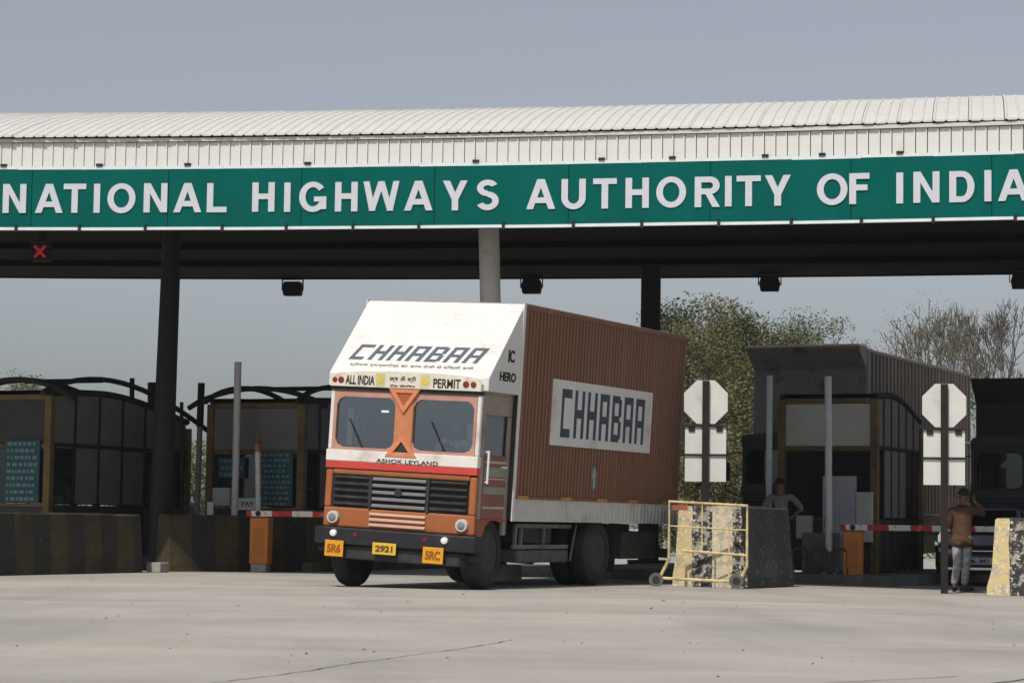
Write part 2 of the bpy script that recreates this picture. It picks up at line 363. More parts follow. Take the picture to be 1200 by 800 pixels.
# loose stones and litter on the apron
m = MB()
for i in range(110):
    y = random.uniform(12, 36); x = random.uniform(-.22, .22) * y; r = random.uniform(.004, .013) * (1 if random.random() > .06 else 2.2)
    c = Vector((x, y, gz(x) + r*.4)); vs = [c + Vector((random.uniform(.6, 1.2)*dx*r, random.uniform(.6, 1.2)*dy*r, random.uniform(.5, .9)*dz*r)) for dx, dy, dz in ((1, 0, 0), (-1, 0, 0), (0, 1, 0), (0, -1, 0), (0, 0, 1), (0, 0, -1))]
    m.add(vs, [(0, 2, 4), (2, 1, 4), (1, 3, 4), (3, 0, 4), (2, 0, 5), (1, 2, 5), (3, 1, 5), (0, 3, 5)])
tag(m.build('gravel', mat('stone_chip', (.22, .20, .18), .9, .3, 30)), 'loose stone chips scattered over the dusty concrete apron', 'gravel', kind='stuff')

# ------------------------------------------------------------------ canopy with sign
PHI = R(-11.1)
def YF(x): return 37.5 - .1965*x - .00525*x*x
def slope(x): return -.1965 - .0105*x
BV = Vector((.1925, .9813))                 # direction through the canopy, front to back
def CP(x, w, z): return Vector((x + BV.x*w, YF(x) + BV.y*w, z))
ZB, ZT, ZV, ZS = 5.56, 6.60, 7.06, 6.10     # sign foot, sign head, eave, soffit
DEPTH = 12.6
can = empty('toll_plaza_canopy', (0, 44, 0), 0, 'long white vaulted canopy roof with dark underside spanning the toll lanes', 'canopy')
CI = TR(0, -44, 0)
def cb(mb, name, mt, parent=can, **k): return mb.build(name, mt, parent, local=CI, **k)
XL, XR = -16.0, 12.0
RV = 6.5 / math.sin(R(22))
def vault(w): return ZV + (math.sqrt(RV*RV - (w-6.3)**2) - math.sqrt(RV*RV - 6.5*6.5))
# roof sheets, each a separate ribbed sheet
SW = .53
def roof_sheet():
    m = MB(); ws = [-.07 + i*(12.87/16) for i in range(17)]
    prof = []
    for k in range(3):
        a = k*SW/3; prof += [(a, 0), (a+.012, .015), (a+.036, .015), (a+.048, 0)]
    prof.append((SW-.003, 0))
    vs = [(u, w, vault(w)+h) for w in ws for u, h in prof]; n = len(prof)
    fs = [(j*n+i, j*n+i+1, (j+1)*n+i+1, (j+1)*n+i) for j in range(16) for i in range(n-1)]
    m.add(vs, fs)
    # front lip, thickness of the sheet
    m.add([(u, ws[0], vault(ws[0])+h) for u, h in prof] + [(u, ws[0], vault(ws[0])+h-.03) for u, h in prof], [(i, i+1, n+i+1, n+i) for i in range(n-1)])
    return m.mesh('roof_sheet', M['sheet'])
rs = roof_sheet()
x = XL
base_roof = MB()
base_roof.add([tuple(CP(XL+(XR-XL)*i/24, w, vault(w)-.05)) for w in [.1+j*(DEPTH-.1)/12 for j in range(13)] for i in range(25)], [(25*j+i, 25*j+i+1, 25*j+i+26, 25*j+i+25) for j in range(12) for i in range(24)])
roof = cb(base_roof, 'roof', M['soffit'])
while x < XR:
    o = inst('roof_sheet', rs, roof, TR(x, YF(x), random.uniform(-.004, .004)) @ rotz(PHI)); x += SW*math.cos(PHI)
# valance panels
VP = .176
pm = MB(); 
pm.box(0, VP-.010, 0, .02, 0, ZV-ZT-.06); pm.box(VP-.030, VP-.010, -.018, 0, 0, ZV-ZT-.06)
vme = pm.mesh('panel', M['valance'])
val = MB(); 
for i in range(24):
    a = XL+i*(XR-XL)/24; b = a+(XR-XL)/24; A = CP(a, .12, 0); B = CP(b, .12, 0)
    val.add([(A.x, A.y, ZT), (B.x, B.y, ZT), (B.x, B.y, ZV-.02), (A.x, A.y, ZV-.02)], [(0, 1, 2, 3)])
val = cb(val, 'valance', M['dark'])
x = XL
while x < XR:
    o = inst('panel', vme, val, TR(x, YF(x)+.012, ZT + random.uniform(-.004, .004)) @ rotz(math.atan(slope(x)))); x += VP*.982
# shadow gap moulding under the eave
m = MB()
for i in range(24):
    a = XL+i*(XR-XL)/24; b = a+(XR-XL)/24; A = CP(a, 0, 0); B = CP(b, 0, 0)
    T = TR(A.x, A.y, 0) @ rotz(math.atan2(B.y-A.y, B.x-A.x)); L = (B-A).length
    m.box(0, L, -.035, .05, ZV-.05, ZV+.005, T)
cb(m, 'eave_gutter', M['sheet'])
# soffit and back edge beam, side closures
m = MB(); N = 24
vs = [tuple(CP(XL+(XR-XL)*i/N, w, ZS)) for w in (.35, DEPTH) for i in range(N+1)]
m.add(vs, [(i, i+1, N+2+i, N+1+i) for i in range(N)])
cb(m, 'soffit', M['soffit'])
for w, z0, z1, t in ((DEPTH, ZS-.02, ZV+.02, .12), (.35, ZB+.05, ZT, .08), (6.4, ZS-.10, ZS-.002, .2), (3.2, ZS-.09, ZS-.002, .15), (9.4, ZS-.10, ZS-.002, .15)):
    m = MB()
    for i in range(N):
        A = CP(XL+(XR-XL)*i/N, w, 0); B = CP(XL+(XR-XL)*(i+1)/N, w, 0)
        m.box(0, (B-A).length, 0, t, z0, z1, TR(A.x, A.y, 0) @ rotz(math.atan2(B.y-A.y, B.x-A.x)))
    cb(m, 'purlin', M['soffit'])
for e in (XL, XR):
    m = MB(); ws = [j*DEPTH/10 for j in range(11)]
    m.add([tuple(CP(e, w, ZS)) for w in ws] + [tuple(CP(e, w, vault(w)-.03)) for w in ws], [(j, j+1, 12+j, 11+j) for j in range(10)])
    cb(m, 'end_wall', M['valance'])
# columns of the canopy
def col_at(px, Y, r, mt, px_top, name='column', taper=1.0, y_top=None):
    z0 = gz(xat(px, Y)); a = Vector((xat(px, Y, 1.0), Y, z0)); b = Vector((xat(px_top, Y, ZS), Y, ZS+.05))
    m = MB(); m.tube([a, a.lerp(b, .25), b], [r*taper, r*(1+(taper-1)*.7), r], 20, up=None); 
    m.box(a.x-.4, a.x+.4, Y-.4, Y+.4, z0, z0+.25)
    return cb(m, name, mt, smooth=True)
col_at(187.5, 42.7, .165, M['dark'], 202, taper=1.3)
col_at(760, 48.0, .20, M['dark'], 763, taper=1.05)
c3 = col_at(583, 38.5, .17, M['column'], 572, taper=1.0)
# ------------------------------------------------------------------ the green sign
sg = empty('highway_authority_sign', (0, 37.4, 0), 0, 'long green board with white capitals hung along the canopy front', 'sign')
SI = TR(0, -37.4, 0)
seams = [-200, -45, 38, 198, 354, 510, 667, 833, 998, 1163, 1330]
zmid = (ZB+ZT)/2
def fx(px, z=zmid):             # fascia x under a sight line (fascia is slightly bowed)
    x = 0
    for _ in range(12): x = xat(px, YF(x)-.05, z)
    return x
for a, b in zip(seams[:-1], seams[1:]):
    xa, xb = fx(a), fx(b); A = CP(xa, -.06, 0); B = CP(xb, -.06, 0); ang = math.atan2(B.y-A.y, B.x-A.x)
    m = MB(); m.box(.004, (B-A).length-.004, 0, .05, ZB+.045, ZT-.045)
    m.build('panel', M['green'], sg, local=SI @ TR(A.x, A.y, random.uniform(-.006, .006)) @ rotz(ang), bevel=.004)
gaps = [-140, -60, 21, 95, 172, 262, 337, 415, 492, 591, 673, 753, 843, 928, 1010, 1094, 1190, 1275]
for zz, hh, nm in ((ZB, .045, 'lower_trim'), (ZT-.045, .05, 'upper_trim')):
    for a, b in zip(gaps[:-1], gaps[1:]):
        xa, xb = fx(a), fx(b); A = CP(xa, -.07, 0); B = CP(xb, -.07, 0); ang = math.atan2(B.y-A.y, B.x-A.x)
        gp = .022 if zz == ZB else .002
        m = MB(); m.box(gp, (B-A).length-gp, 0, .06, zz, zz+hh)
        m.build(nm, M['trim'], sg, local=SI @ TR(A.x, A.y, random.uniform(-.006, .006)) @ rotz(ang))
        if zz == ZB:
            m = MB(); m.box(-.02, .02, .0, .05, ZB-.03, ZB+.09); m.build('clip', M['dark'], sg, local=SI @ TR(A.x, A.y-.03, 0) @ rotz(ang))
        elif random.random() < .75:
            t = random.uniform(.2, .8); m = MB(); m.box(-.05, .05, -.02, .05, ZT+.002, ZT+.045); m.build('bracket', M['dark'], sg, local=SI @ TR(A.x+(B.x-A.x)*t, A.y+(B.y-A.y)*t, 0) @ rotz(ang))
LET = [('N', 5, 32), ('A', 43, 75), ('T', 76, 102), ('I', 111, 119), ('O', 127.5, 160), ('N', 170, 196), ('A', 205, 236), ('L', 244, 267),
       ('H', 297, 323), ('I', 334, 342), ('G', 352, 384), ('H', 394, 422), ('W', 427, 469), ('A', 475, 507), ('Y', 520, 549), ('S', 559, 586),
       ('A', 618, 651), ('U', 659, 687.5), ('T', 696, 724), ('H', 734, 762), ('O', 770, 804), ('R', 815, 845), ('I', 850, 859), ('T', 864, 892), ('Y', 897, 930),
       ('O', 958, 993), ('F', 996, 1020), ('I', 1051, 1059.5), ('N', 1071, 1100), ('D', 1113, 1143), ('I', 1154, 1163), ('A', 1170, 1203)]
lcache = {}
ZLET = ZB + .52
for ch, a, b in LET:
    xa, xb = fx(a, ZLET), fx(b, ZLET); w = (xb-xa)/math.cos(math.atan(slope(0)))
    if ch == 'I': w = .118
    if ch not in lcache: lcache[ch] = glyph(ch, w, .475, .104, M['letter'], .006)
    xm = (xa+xb)/2; P = CP(xm, -.075, 0)
    inst('letter', lcache[ch], sg, SI @ TR(P.x, P.y, ZLET + random.uniform(-.004, .004)) @ rotz(math.atan(slope(xm))) @ Matrix.Rotation(R(90), 4, 'X') @ TR(-w/2, -.2375, 0))
# red lane signal under the canopy front
Yl = 43.0; xl = xat(47, Yl, 5.8)
ls = empty('lane_signal', (xl, Yl, 5.7), R(-11), 'small lane signal box showing a red cross under the canopy', 'signal')
m = MB(); m.box(-.17, .17, 0, .15, -.17, .17); m.box(-.19, .19, -.12, .02, .165, .18); m.build('housing', M['dark'], ls)
m = MB(); m.box(-.02, .02, 0, .2, .17, .45); m.build('bracket', M['dark'], ls)
RL = emis('red_led', (.60, .03, .05), .18)
for s in (-1, 1):
    m = MB(); m.box(-.15, .15, -.012, -.002*s-.006, -.025, .025, Matrix.Rotation(R(45*s), 4, 'Y')); m.build('cross_bar', RL, ls)
# floodlights hung from the rear edge
FLAB = ['black floodlight hung over the gap beside the ochre framed booth', 'black floodlight hung beside the pale round column above the truck', 'black floodlight hung above the waiting truck with the brown box', 'black floodlight hung above the leafless trees and black truck']
for i, px in enumerate((343, 623, 902, 1197)):
    Yp = (51.0, 49.8, 48.6, 47.4)[i]; xp = xat(px, Yp, 5.95)
    if i == 0:
        fl = empty('floodlight', (xp, Yp, 6.08), R(-11), FLAB[i], 'floodlight', 'floodlights along the canopy rear edge')
        m = MB(); m.prism([(-.18, -.36), (.18, -.36), (.21, -.2), (.17, -.06), (-.17, -.06), (-.21, -.2)], 1, -.1, .12); m.build('housing', M['dark'], fl, bevel=.01)
        m = MB(); m.box(-.24, -.22, -.02, .02, -.24, .0); m.box(.22, .24, -.02, .02, -.24, .0); m.box(-.24, .24, -.025, .025, -.02, .02); m.build('yoke', M['dark'], fl)
        m = MB(); m.box(-.15, .15, -.112, -.102, -.33, -.1); m.build('lens', mat('floodlight_lens', (.03, .03, .035), .15, .1, 3), fl)
        proto = fl
    else:
        fl = copy_tree(proto); fl.location = (xp, Yp, 6.08); fl['label'] = FLAB[i]

# ------------------------------------------------------------------ lane geometry
AX = R(-24); ADIR = Vector((math.sin(-AX), math.cos(-AX), 0)); BDIR = Vector((math.cos(AX), math.sin(AX), 0))
def island(x, y, w, length, label):
    m = MB(); z = gz(x)
    m.prism([(-w/2, 0), (w/2, 0), (w/2, length), (0, length+.7), (-w/2, length)], 2, -.05, .17)
    o = m.build('traffic_island', mat('kerb_shade_grime', (.11, .105, .095), .9, .3, 3, bump=.3, dirt_sheen=(.05, .048, .044), dirt_sheen_amt=.35), bevel=.02); o.location = (x, y, z); o.rotation_euler = (0, 0, AX); tag(o, kind='structure'); return o  # concrete darkened in colour for the canopy shade, blotched with grime
def booth(x, y, label, group='toll booths between the lanes', w=1.85, ln=3.7, roofdz=-.07, bow=True, head='boothpanel'):
    """front left corner at x, y; local x across, y back"""
    z = gz(x) + .17
    b = empty('toll_booth', (x, y, z), AX, label, 'toll booth', group)
    H = 3.02 + roofdz; D = .055
    def P(mb, name, mt, parent=b, **k): return mb.build(name, mt, parent, **k)
    for px, py in ((0, 0), (w, 0), (0, ln), (w, ln)):
        m = MB(); m.box(px-.07, px+.07, py-.07, py+.07, 0, H-.05 if py == 0 else H-.45); P(m, 'corner_post', M['brownpost'], bevel=.012)
    for zz, t in ((H-.08, .1), (H-.95, .09), (.95, .06)):
        m = MB(); m.box(.072, w-.072, -.05, .05, zz-t/2, zz+t/2); P(m, 'front_rail', M['brownpost'], bevel=.01)
    m = MB(); m.box(.072, w-.072, -.02, .02, H-.90, H-.135); P(m, 'header_panel', M[head])
    m = MB(); m.box(.072, w-.072, -.02, .02, .02, .915); P(m, 'lower_panel', M['boothdark'])
    m = MB(); m.box(.073, w-.073, -.008, .004, .985, H-1.0); P(m, 'front_window', M['clear'])
    # right flank: frames and dark panels below a curved head
    n = 6; ys = [ln*i/n for i in range(n+1)]
    def top(yy): t = yy/ln; return H + .07*math.sin(math.pi*min(1, t*1.1)) - .62*max(0, t-.35)**1.5
    for i in range(n):
        a, c = ys[i]+.075, ys[i+1]
        if i == n-1: c -= .075
        if i > 0: a = ys[i]+.03
        if i < n-1: c -= .03
        for side in (w, 0):
            m = MB(); s0 = side-.015; s1 = side+.015
            m.prism([(a, H-.88), (c, H-.88), (c, top(c)-.06), (a, top(a)-.06)], 0, s0, s1); P(m, 'side_panel', M['boothpanel'])
            mid = M['boothpanel'] if i in (1, 2, 3) else M['clear']
            m = MB(); m.box(s0 if mid is M['boothpanel'] else side-.004, s1 if mid is M['boothpanel'] else side+.004, a, c, 1.0, H-.96); P(m, 'side_panel' if mid is M['boothpanel'] else 'side_window', mid)
            m = MB(); m.box(s0, s1, a, c, .04, .96); P(m, 'side_panel', M['boothdark'])
            if i:
                m = MB(); m.box(side-.03, side+.03, ys[i]-.028, ys[i]+.028, .0, top(ys[i])-.05); P(m, 'mullion', M['dark'])
    for side in (0, w):
        m = MB(); pts = [(side, yy, top(yy)) for yy in [ln*i/14 for i in range(15)]]; m.tube(pts, .06, 8); P(m, 'side_arch', M['dark'], smooth=True)
        m = MB(); m.box(side-.045, side+.045, .075, ln-.075, H-.95, H-.885); P(m, 'side_rail', M['dark'])
        if bow: m = MB(); pts = [(side, -.25 + (ln+1.2)*i/16, H-.02 + .42*math.sin(math.pi*(i/16)**.8) - .50*(i/16)**2) for i in range(17)]; m.tube(pts, .05, 8); P(m, 'roof_hoop', M['dark'], smooth=True)
    # front bow over the header and cross tubes
    if bow: m = MB(); m.tube([(-.5+(w+1.0)*i/14, -.02, H-.12+.36*math.sin(math.pi*i/14)**.75) for i in range(15)], .05, 8); P(m, 'front_bow', M['dark'], smooth=True)
    if bow: m = MB(); m.tube([(-.1, ln*.32, H+.30), (w+.1, ln*.32, H+.30)], .045, 8); P(m, 'cross_tube', M['dark'], smooth=True)
    m = MB(); yy = [ln*i/10 for i in range(11)]
    m.add([(xx, q, top(q)+(.045 if k else .0)) for k in (0, 1) for q in yy for xx in (-.02, w+.02)],
          [(2*i, 2*i+1, 2*i+3, 2*i+2) for i in range(10)] + [(22+2*i, 22+2*i+2, 22+2*i+3, 22+2*i+1) for i in range(10)])
    P(m, 'roof', M['boothdark'])
    m = MB(); m.box(.08, w-.08, ln-.03, ln, .02, 2.4); P(m, 'rear_panel', M['boothdark'])
    m = MB(); m.box(.15, w-.15, .35, .85, .02, .95); P(m, 'desk', M['boothdark'])
    return b
def fare_board(b, x0, x1, z0, z1, y=-.085, rows=9, label=None):
    loc = b.matrix_basis @ Vector(((x0+x1)/2, y, z0))
    o = empty('fare_board', loc, AX, label, 'fare board'); w = (x1-x0)/2; h = z1-z0
    m = MB(); m.box(-w, w, 0, .03, 0, h); m.build('board', M['teal'], o)
    for i in range(rows):
        zc = h*(i+.5)/rows; xx = -w+.05
        m = MB()
        while xx < w-.08:
            L = random.uniform(.03, .10); 
            if xx+L > w-.03: break
            m.box(xx, xx+L, -.004, -.001, zc-h/rows*.24, zc+h/rows*.24); xx += L+random.uniform(.02, .05)
        tag(m.build('text_row', M['pale'], o), kind='stuff')
    return o
# islands and booths
island(-8.55, 40.6, 2.3, 9.2, 'left'); island(-4.6, 43.7, 2.3, 8.0, 'mid'); island(1.2, 41.2, 2.3, 8.4, 'hidden'); island(5.55, 41.6, 2.3, 8.0, 'right')
b1 = booth(-9.55, 43.0, 'toll booth with curved grey side panels behind the long striped barrier', w=1.5, ln=4.6, head='boothdark')
b2 = booth(-5.62, 44.9, 'toll booth with ochre front posts and a teal fare board in its window', w=1.95)
b4 = booth(5.0, 44.0, 'toll booth with pale header panel in front of the brown container truck', w=1.75, ln=3.2, roofdz=.17, bow=False, head='boothwhite')
fare_board(b1, .62, 1.36, 1.0, 2.1, label='teal fare board at the booth with the curved grey side')
fare_board(b2, 1.05, 1.80, 1.0, 2.0, rows=10, label='teal fare board with white figures beside the raised white post')
fare_board(b2, .22, .78, 1.52, 1.9, rows=3, label='short green notice board in the booth window above the grey box')
m = MB(); m.box(-.19, .19, 0, .1, 0, .34); o = m.build('control_box', M['boothwhite'], bevel=.015); o.location = b2.matrix_basis @ Vector((.32, -.15, 1.0)); o.rotation_euler = (0, 0, AX); tag(o, 'pale grey control box on the sill of the ochre framed booth', 'box')
m = MB(); m.box(-.26, .26, 0, .02, 0, .22); o = m.build('notice', M['white']); o.location = b2.matrix_basis @ Vector((.86, -.11, .93)); o.rotation_euler = (0, 0, AX); tag(o, 'white notice with dark lettering below the green notice board', 'notice')
me = fit_mesh(text_mesh('PAY', .2, M['dark']), .26, .09); l_ = inst('lettering', me, o, TR(.02, -.006, .11) @ Matrix.Rotation(R(90), 4, 'X'))
# things on the right booth: pale cabinet doors and hung boxes
m = MB(); m.box(0, .62, 0, .1, 0, 1.72); o = m.build('cabinet', mat('cabinet_grey', (.34, .36, .41), .6, .08, 3), bevel=.012); o.location = b4.matrix_basis @ Vector((.83, -.20, .02)); o.rotation_euler = (0, 0, AX); tag(o, 'tall pale grey cabinet door standing at the right booth front', 'cabinet')
m = MB(); m.box(.05, .09, -.02, 0, .8, .98); m.build('handle', M['dark'], o)
m = MB(); m.box(0, .30, 0, .12, 0, .42); o = m.build('meter_box', M['boothwhite'], bevel=.012); o.location = b4.matrix_basis @ Vector((.33, -.2, .60)); o.rotation_euler = (0, 0, AX); tag(o, 'small pale meter box left of the tall grey cabinet', 'box')
m = MB(); m.box(0, .3, 0, .1, 0, .9); o = m.build('meter_box', M['boothwhite'], bevel=.012); o.location = b4.matrix_basis @ Vector((1.46, -.22, .55)); o.rotation_euler = (0, 0, AX); tag(o, 'narrow pale box on the booth corner above the orange boom housing', 'box')

# ------------------------------------------------------------------ barriers
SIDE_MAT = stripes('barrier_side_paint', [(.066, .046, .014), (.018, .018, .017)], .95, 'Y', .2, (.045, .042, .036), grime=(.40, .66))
END_MAT = stripes('barrier_end_paint', [(.58, .47, .25), (.03, .03, .032), (.56, .49, .33), (.022, .022, .024)], 1.30, 'X', .62, (.38, .34, .28), offset=.44)
def nj_profile(wt, wb, h): return [(-wb/2, 0), (wb/2, 0), (wb/2, h*.12), (wt/2+.05, h*.34), (wt/2, h*.97), (wt/2-.03, h), (-wt/2+.03, h), (-wt/2, h*.97), (-wt/2-.05, h*.34), (-wb/2, h*.12)]
def barrier(x, y, ang, ln, wt, wb, h, mt, label, group=None, endm=None):
    m = MB(); n = max(2, int(ln/.5)); pr = nj_profile(wt, wb, h); k = len(pr)
    vs = []
    for j in range(n+1):
        for (a, b) in pr: vs.append((a+random.uniform(-.008, .008), ln*j/n, b+(random.uniform(-.012, .012) if b > .1 else 0)))
    fs = [(j*k+i, j*k+(i+1) % k, (j+1)*k+(i+1) % k, (j+1)*k+i) for j in range(n) for i in range(k)]
    m.add(vs, fs); m.mi = 1; m.add([vs[i] for i in range(k)], [tuple(range(k))]); m.mi = 0; m.add([vs[n*k+i] for i in range(k)], [tuple(range(k))])
    o = m.build('crash_barrier', [mt, endm or mt]); o.location = (x, y, gz(x)); o.rotation_euler = (0, 0, ang)
    return tag(o, label, 'barrier', group)
# left lane barriers: face line from 36.6 m to 41 m and beyond
p = Vector((-7.95, 36.6, 0)) - ADIR*3.0 - BDIR*.28
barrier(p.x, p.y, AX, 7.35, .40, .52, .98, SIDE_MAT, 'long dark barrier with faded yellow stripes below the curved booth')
p = Vector((-5.95, 41.5, 0)) - BDIR*.1; A2 = -math.atan2(2.5, 1.9)
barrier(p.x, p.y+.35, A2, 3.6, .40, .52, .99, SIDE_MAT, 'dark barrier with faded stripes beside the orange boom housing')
# the two blocks with weathered stripes on their faces
xb = xat(832, 36.9); barrier(xb, 36.9, R(-24), 2.4, 1.02, 1.22, 1.25, stripes('block_side_paint', [(.03, .03, .03), (.022, .022, .024)], 1.1, 'Y', .3, (.10, .095, .085)), 'peeling black and yellow concrete block behind the wheeled barricade', endm=END_MAT)
xb2 = xat(1205, 37.0); barrier(xb2, 37.0, R(-20), 2.4, 1.02, 1.28, 1.20, SIDE_MAT, 'peeling yellow and black concrete block beside the man in brown', endm=stripes('block_end_paint', [(.62, .49, .25), (.03, .03, .035), (.62, .52, .30), (.022, .022, .024)], 1.46, 'X', .55, (.40, .37, .31), offset=.42))
# small concrete footing and post stub between the two long barriers
m = MB(); m.box(-.14, .14, -.14, .14, 0, .17); o = m.build('concrete_block', M['conc'], bevel=.015); o.location = (xat(188, 41.2), 41.0, 0); o.rotation_euler = (0, 0, AX); tag(o, 'small pale concrete footing in the gap between the long barriers', 'block')

# ------------------------------------------------------------------ boom gates
BOOM = stripes('boom_stripes', [(.66, .64, .60), (.42, .03, .03)], .74, 'X', .25, (.35, .3, .28), offset=.1)
def boom(px, Y, ztop, px_end, label, zlow=0.0):
    x = xat(px, Y); z = gz(x)+zlow
    g = empty('boom_gate', (x, Y, z), R(-12), label, 'boom gate', 'boom gates across the lanes')
    m = MB(); m.box(-.17, .17, -.15, .15, .14, ztop-z-.07); m.build('housing', M['orange'], g, bevel=.02)
    m = MB(); m.box(-.185, .185, -.165, .165, ztop-z-.068, ztop-z-.02); m.build('lid', mat('boom_lid', (.36, .07, .03), .5, .1, 4), g, bevel=.01)
    m = MB(); m.box(-.14, .14, -.14, .14, 0, .139); m.build('base', M['conc'], g, bevel=.01)
    m = MB(); m.box(-.10, .10, -.156, -.151, .3, ztop-z-.25); m.build('door', mat('boom_door', (.42, .14, .02), .5, .1, 4), g)
    L = (xat(px_end, Y, ztop)-x)/math.cos(R(12))
    m = MB(); m.box(-.22, L, -.205, -.17, ztop-z-.05, ztop-z+.05); m.build('boom_arm', BOOM, g, bevel=.008)
    m = MB(); m.tube([(0, -.21, ztop-z), (0, -.15, ztop-z)], .05, 12); m.build('pivot', M['dark'], g)
    return g
boom(306.5, 42.35, 1.03, 480, 'orange boom gate beside the dark barrier and white post')
boom(1000, 42.0, .93, 1215, 'orange boom gate reaching behind the man in brown', .0)
# raised white post above the left boom housing
m = MB(); p = Vector((xat(305, 43.9), 43.9, 0)); q = Vector((xat(301.5, 43.9, 2.3), 43.9, zat(514, 43.9, -4.6)))
m.tube([p, q], [.05, .052], 12); o = m.build('white_post', M['white'], smooth=True); 
m = MB(); d = (q-p); m.tube([p+d*.90, p+d*.955], .0545, 12); m.build('red_band', mat('faded_red', (.42, .16, .10), .6, .1, 5), o)
m = MB(); m.tube([p+d*.956, p+d*1.0], .0575, 12); m.build('cap', M['brownpost'], o)
tag(o, 'short leaning white post with a faded red band behind the orange housing', 'post')
# poles
def pole(px0, px1, y_top, Y, r, mt, label, dark_top=None, y_d=None):
    x0 = xat(px0, Y, .3); x1 = xat(px1, Y, 3.5); zt = zat(y_top, Y, x1)
    m = MB(); m.tube([(x0, Y, gz(x0)), (x1, Y, zt)], r, 12); o = m.build('pole', mt, smooth=True)
    m = MB(); m.box(x0-.11, x0+.11, Y-.11, Y+.11, gz(x0)+.16, gz(x0)+.19); m.build('base_plate', mt, o)
    if dark_top:
        t = (zat(y_d, Y, x1)-gz(x0))/(zt-gz(x0)); A = Vector((x0, Y, gz(x0))); B = Vector((x1, Y, zt))
        m = MB(); m.tube([A.lerp(B, t), A.lerp(B, 1.002)], r*1.25, 12); m.build('sleeve', dark_top, o)
    return tag(o, label, 'pole')
pole(274, 278.5, 424, 43.9, .066, M['grey'], 'tall pale grey steel pole in front of the ochre framed booth')
pole(971.5, 970.5, 441, 42.2, .062, M['grey'], 'tall pale grey pole standing at the kerb near the orange boom housing')
pole(900.5, 902, 440, 43.6, .056, M['grey'], 'thin grey pole behind the man in the grey shirt')
pole(229, 236, 449, 46.2, .055, mat('dirty_white_pole', (.34, .35, .31), .7, .2, 5, dirt_sheen=(.12, .13, .09), dirt_sheen_amt=.5), 'dirty white pole with a dark upper sleeve beside the green bush', M['dark'], 500)
pole(213, 213.5, 471, 44.6, .035, M['dark'], 'thin black pole between the bush and the dark column')
pole(153.5, 154.5, 443, 47.6, .05, M['dark'], 'black pole end rising over the curved booth roof')
pole(178, 178, 448, 47.9, .09, M['dark'], 'short thick black post against the dark canopy column')
# stop sign backs
def sign_back(px, Y, yt, label):
    x = xat(px, Y, 2.5); z0 = gz(x); g = empty('stop_sign', (x, Y, z0), R(-6), label, 'road sign', 'road signs seen from behind')
    k = Y/F; zc = zat(yt+25, Y, x)-z0; r = 25.5*k
    pts = [(r/math.cos(R(22.5))*math.cos(R(22.5+45*i)), zc + r/math.cos(R(22.5))*math.sin(R(22.5+45*i))) for i in range(8)]
    m = MB(); m.prism(pts, 1, .0, .006); m.build('octagon', M['signback'], g, bevel=.002)
    w = 24*k
    for a, b in ((yt+54, yt+85.5), (yt+88, yt+118)):
        m = MB(); m.box(-w, w, 0, .006, zat(b, Y, x)-z0, zat(a, Y, x)-z0); m.build('plate', M['signback'], g)
    m = MB(); m.box(-.055, .055, -.06, -.004, 0, zc+r*.98); m.build('post', mat('rusty_black', (.012, .009, .008), .8, .3, 6), g)
    m = MB()
    for yy in (yt+53, yt+86.7): m.box(-w-.02, w+.02, -.03, -.003, zat(yy, Y, x)-z0-.014, zat(yy, Y, x)-z0+.014)
    m.build('cross_bar', M['dark'], g)
    for s in (-1, 1):
        m = MB(); m.box(s*.22-.05, s*.22+.05, -.02, -.002, zat(yt+58, Y, x)-z0-.02, zat(yt+54, Y, x)-z0); m.build('clamp', M['dark'], g)
    return g
sign_back(827, 37.9, 446, 'octagonal road sign back on a black post above the wheeled barricade')
sign_back(1106.5, 37.2, 450, 'octagonal road sign back on a black post beside the man in brown')

# ------------------------------------------------------------------ wheeled barricade
Yb = 36.35; xc = xat(829, Yb)
bar = empty('wheeled_barricade', (xc, Yb, gz(xc)), R(-6), 'cream yellow tubular barricade on small wheels before the peeling block', 'barricade')
hw = .60; HT = 1.30
def bt(pts, name, r=.021): m = MB(); m.tube(pts, r, 8); m.build(name, M['ochre'], bar, smooth=True)
bt([(-hw+.02, 0, .40), (-hw+.02, 0, HT), (hw-.0, 0, HT-.05), (hw, 0, .32)], 'top_frame', .026)
bt([(-hw+.02, 0, .42), (-hw-.13, 0, .12)], 'leg', .026); bt([(hw, 0, .34), (hw-.12, 0, .09)], 'leg', .026)
bt([(-hw-.10, 0, .14), (hw-.12, 0, .10)], 'bottom_rail', .024); bt([(-hw+.22, 0, .56), (hw, 0, .50)], 'middle_rail'); bt([(-hw+.03, 0, .93), (hw, 0, .88)], 'upper_rail', .012)
bt([(-.08, 0, .55), (-.08, 0, HT-.03)], 'upright', .012); bt([(-hw+.22, 0, .14), (-hw+.22, 0, .92)], 'upright', .014); bt([(.33, 0, .12), (.33, 0, .88)], 'upright', .012)
for sx in (-hw-.17, hw-.16):
    m = MB(); m.lathe([(-.03, .06), (-.03, .11), (.03, .11), (.03, .06)], 20, 'y', (sx, 0, .112)); w = m.build('wheel', mat('grey_wheel', (.11, .105, .095), .8, .2, 9), bar, smooth=True)
    m = MB(); m.lathe([(-.034, .02), (-.034, .06), (.034, .06), (.034, .02)], 16, 'y', (sx, 0, .112)); m.build('hub', M['chassis'], w, smooth=True)
m = MB(); m.box(-hw+.07, -hw+.30, -.032, -.02, HT-.13, HT-.05); m.build('reflector', mat('orange_reflector', (.30, .09, .05), .6, .1, 5), bar)
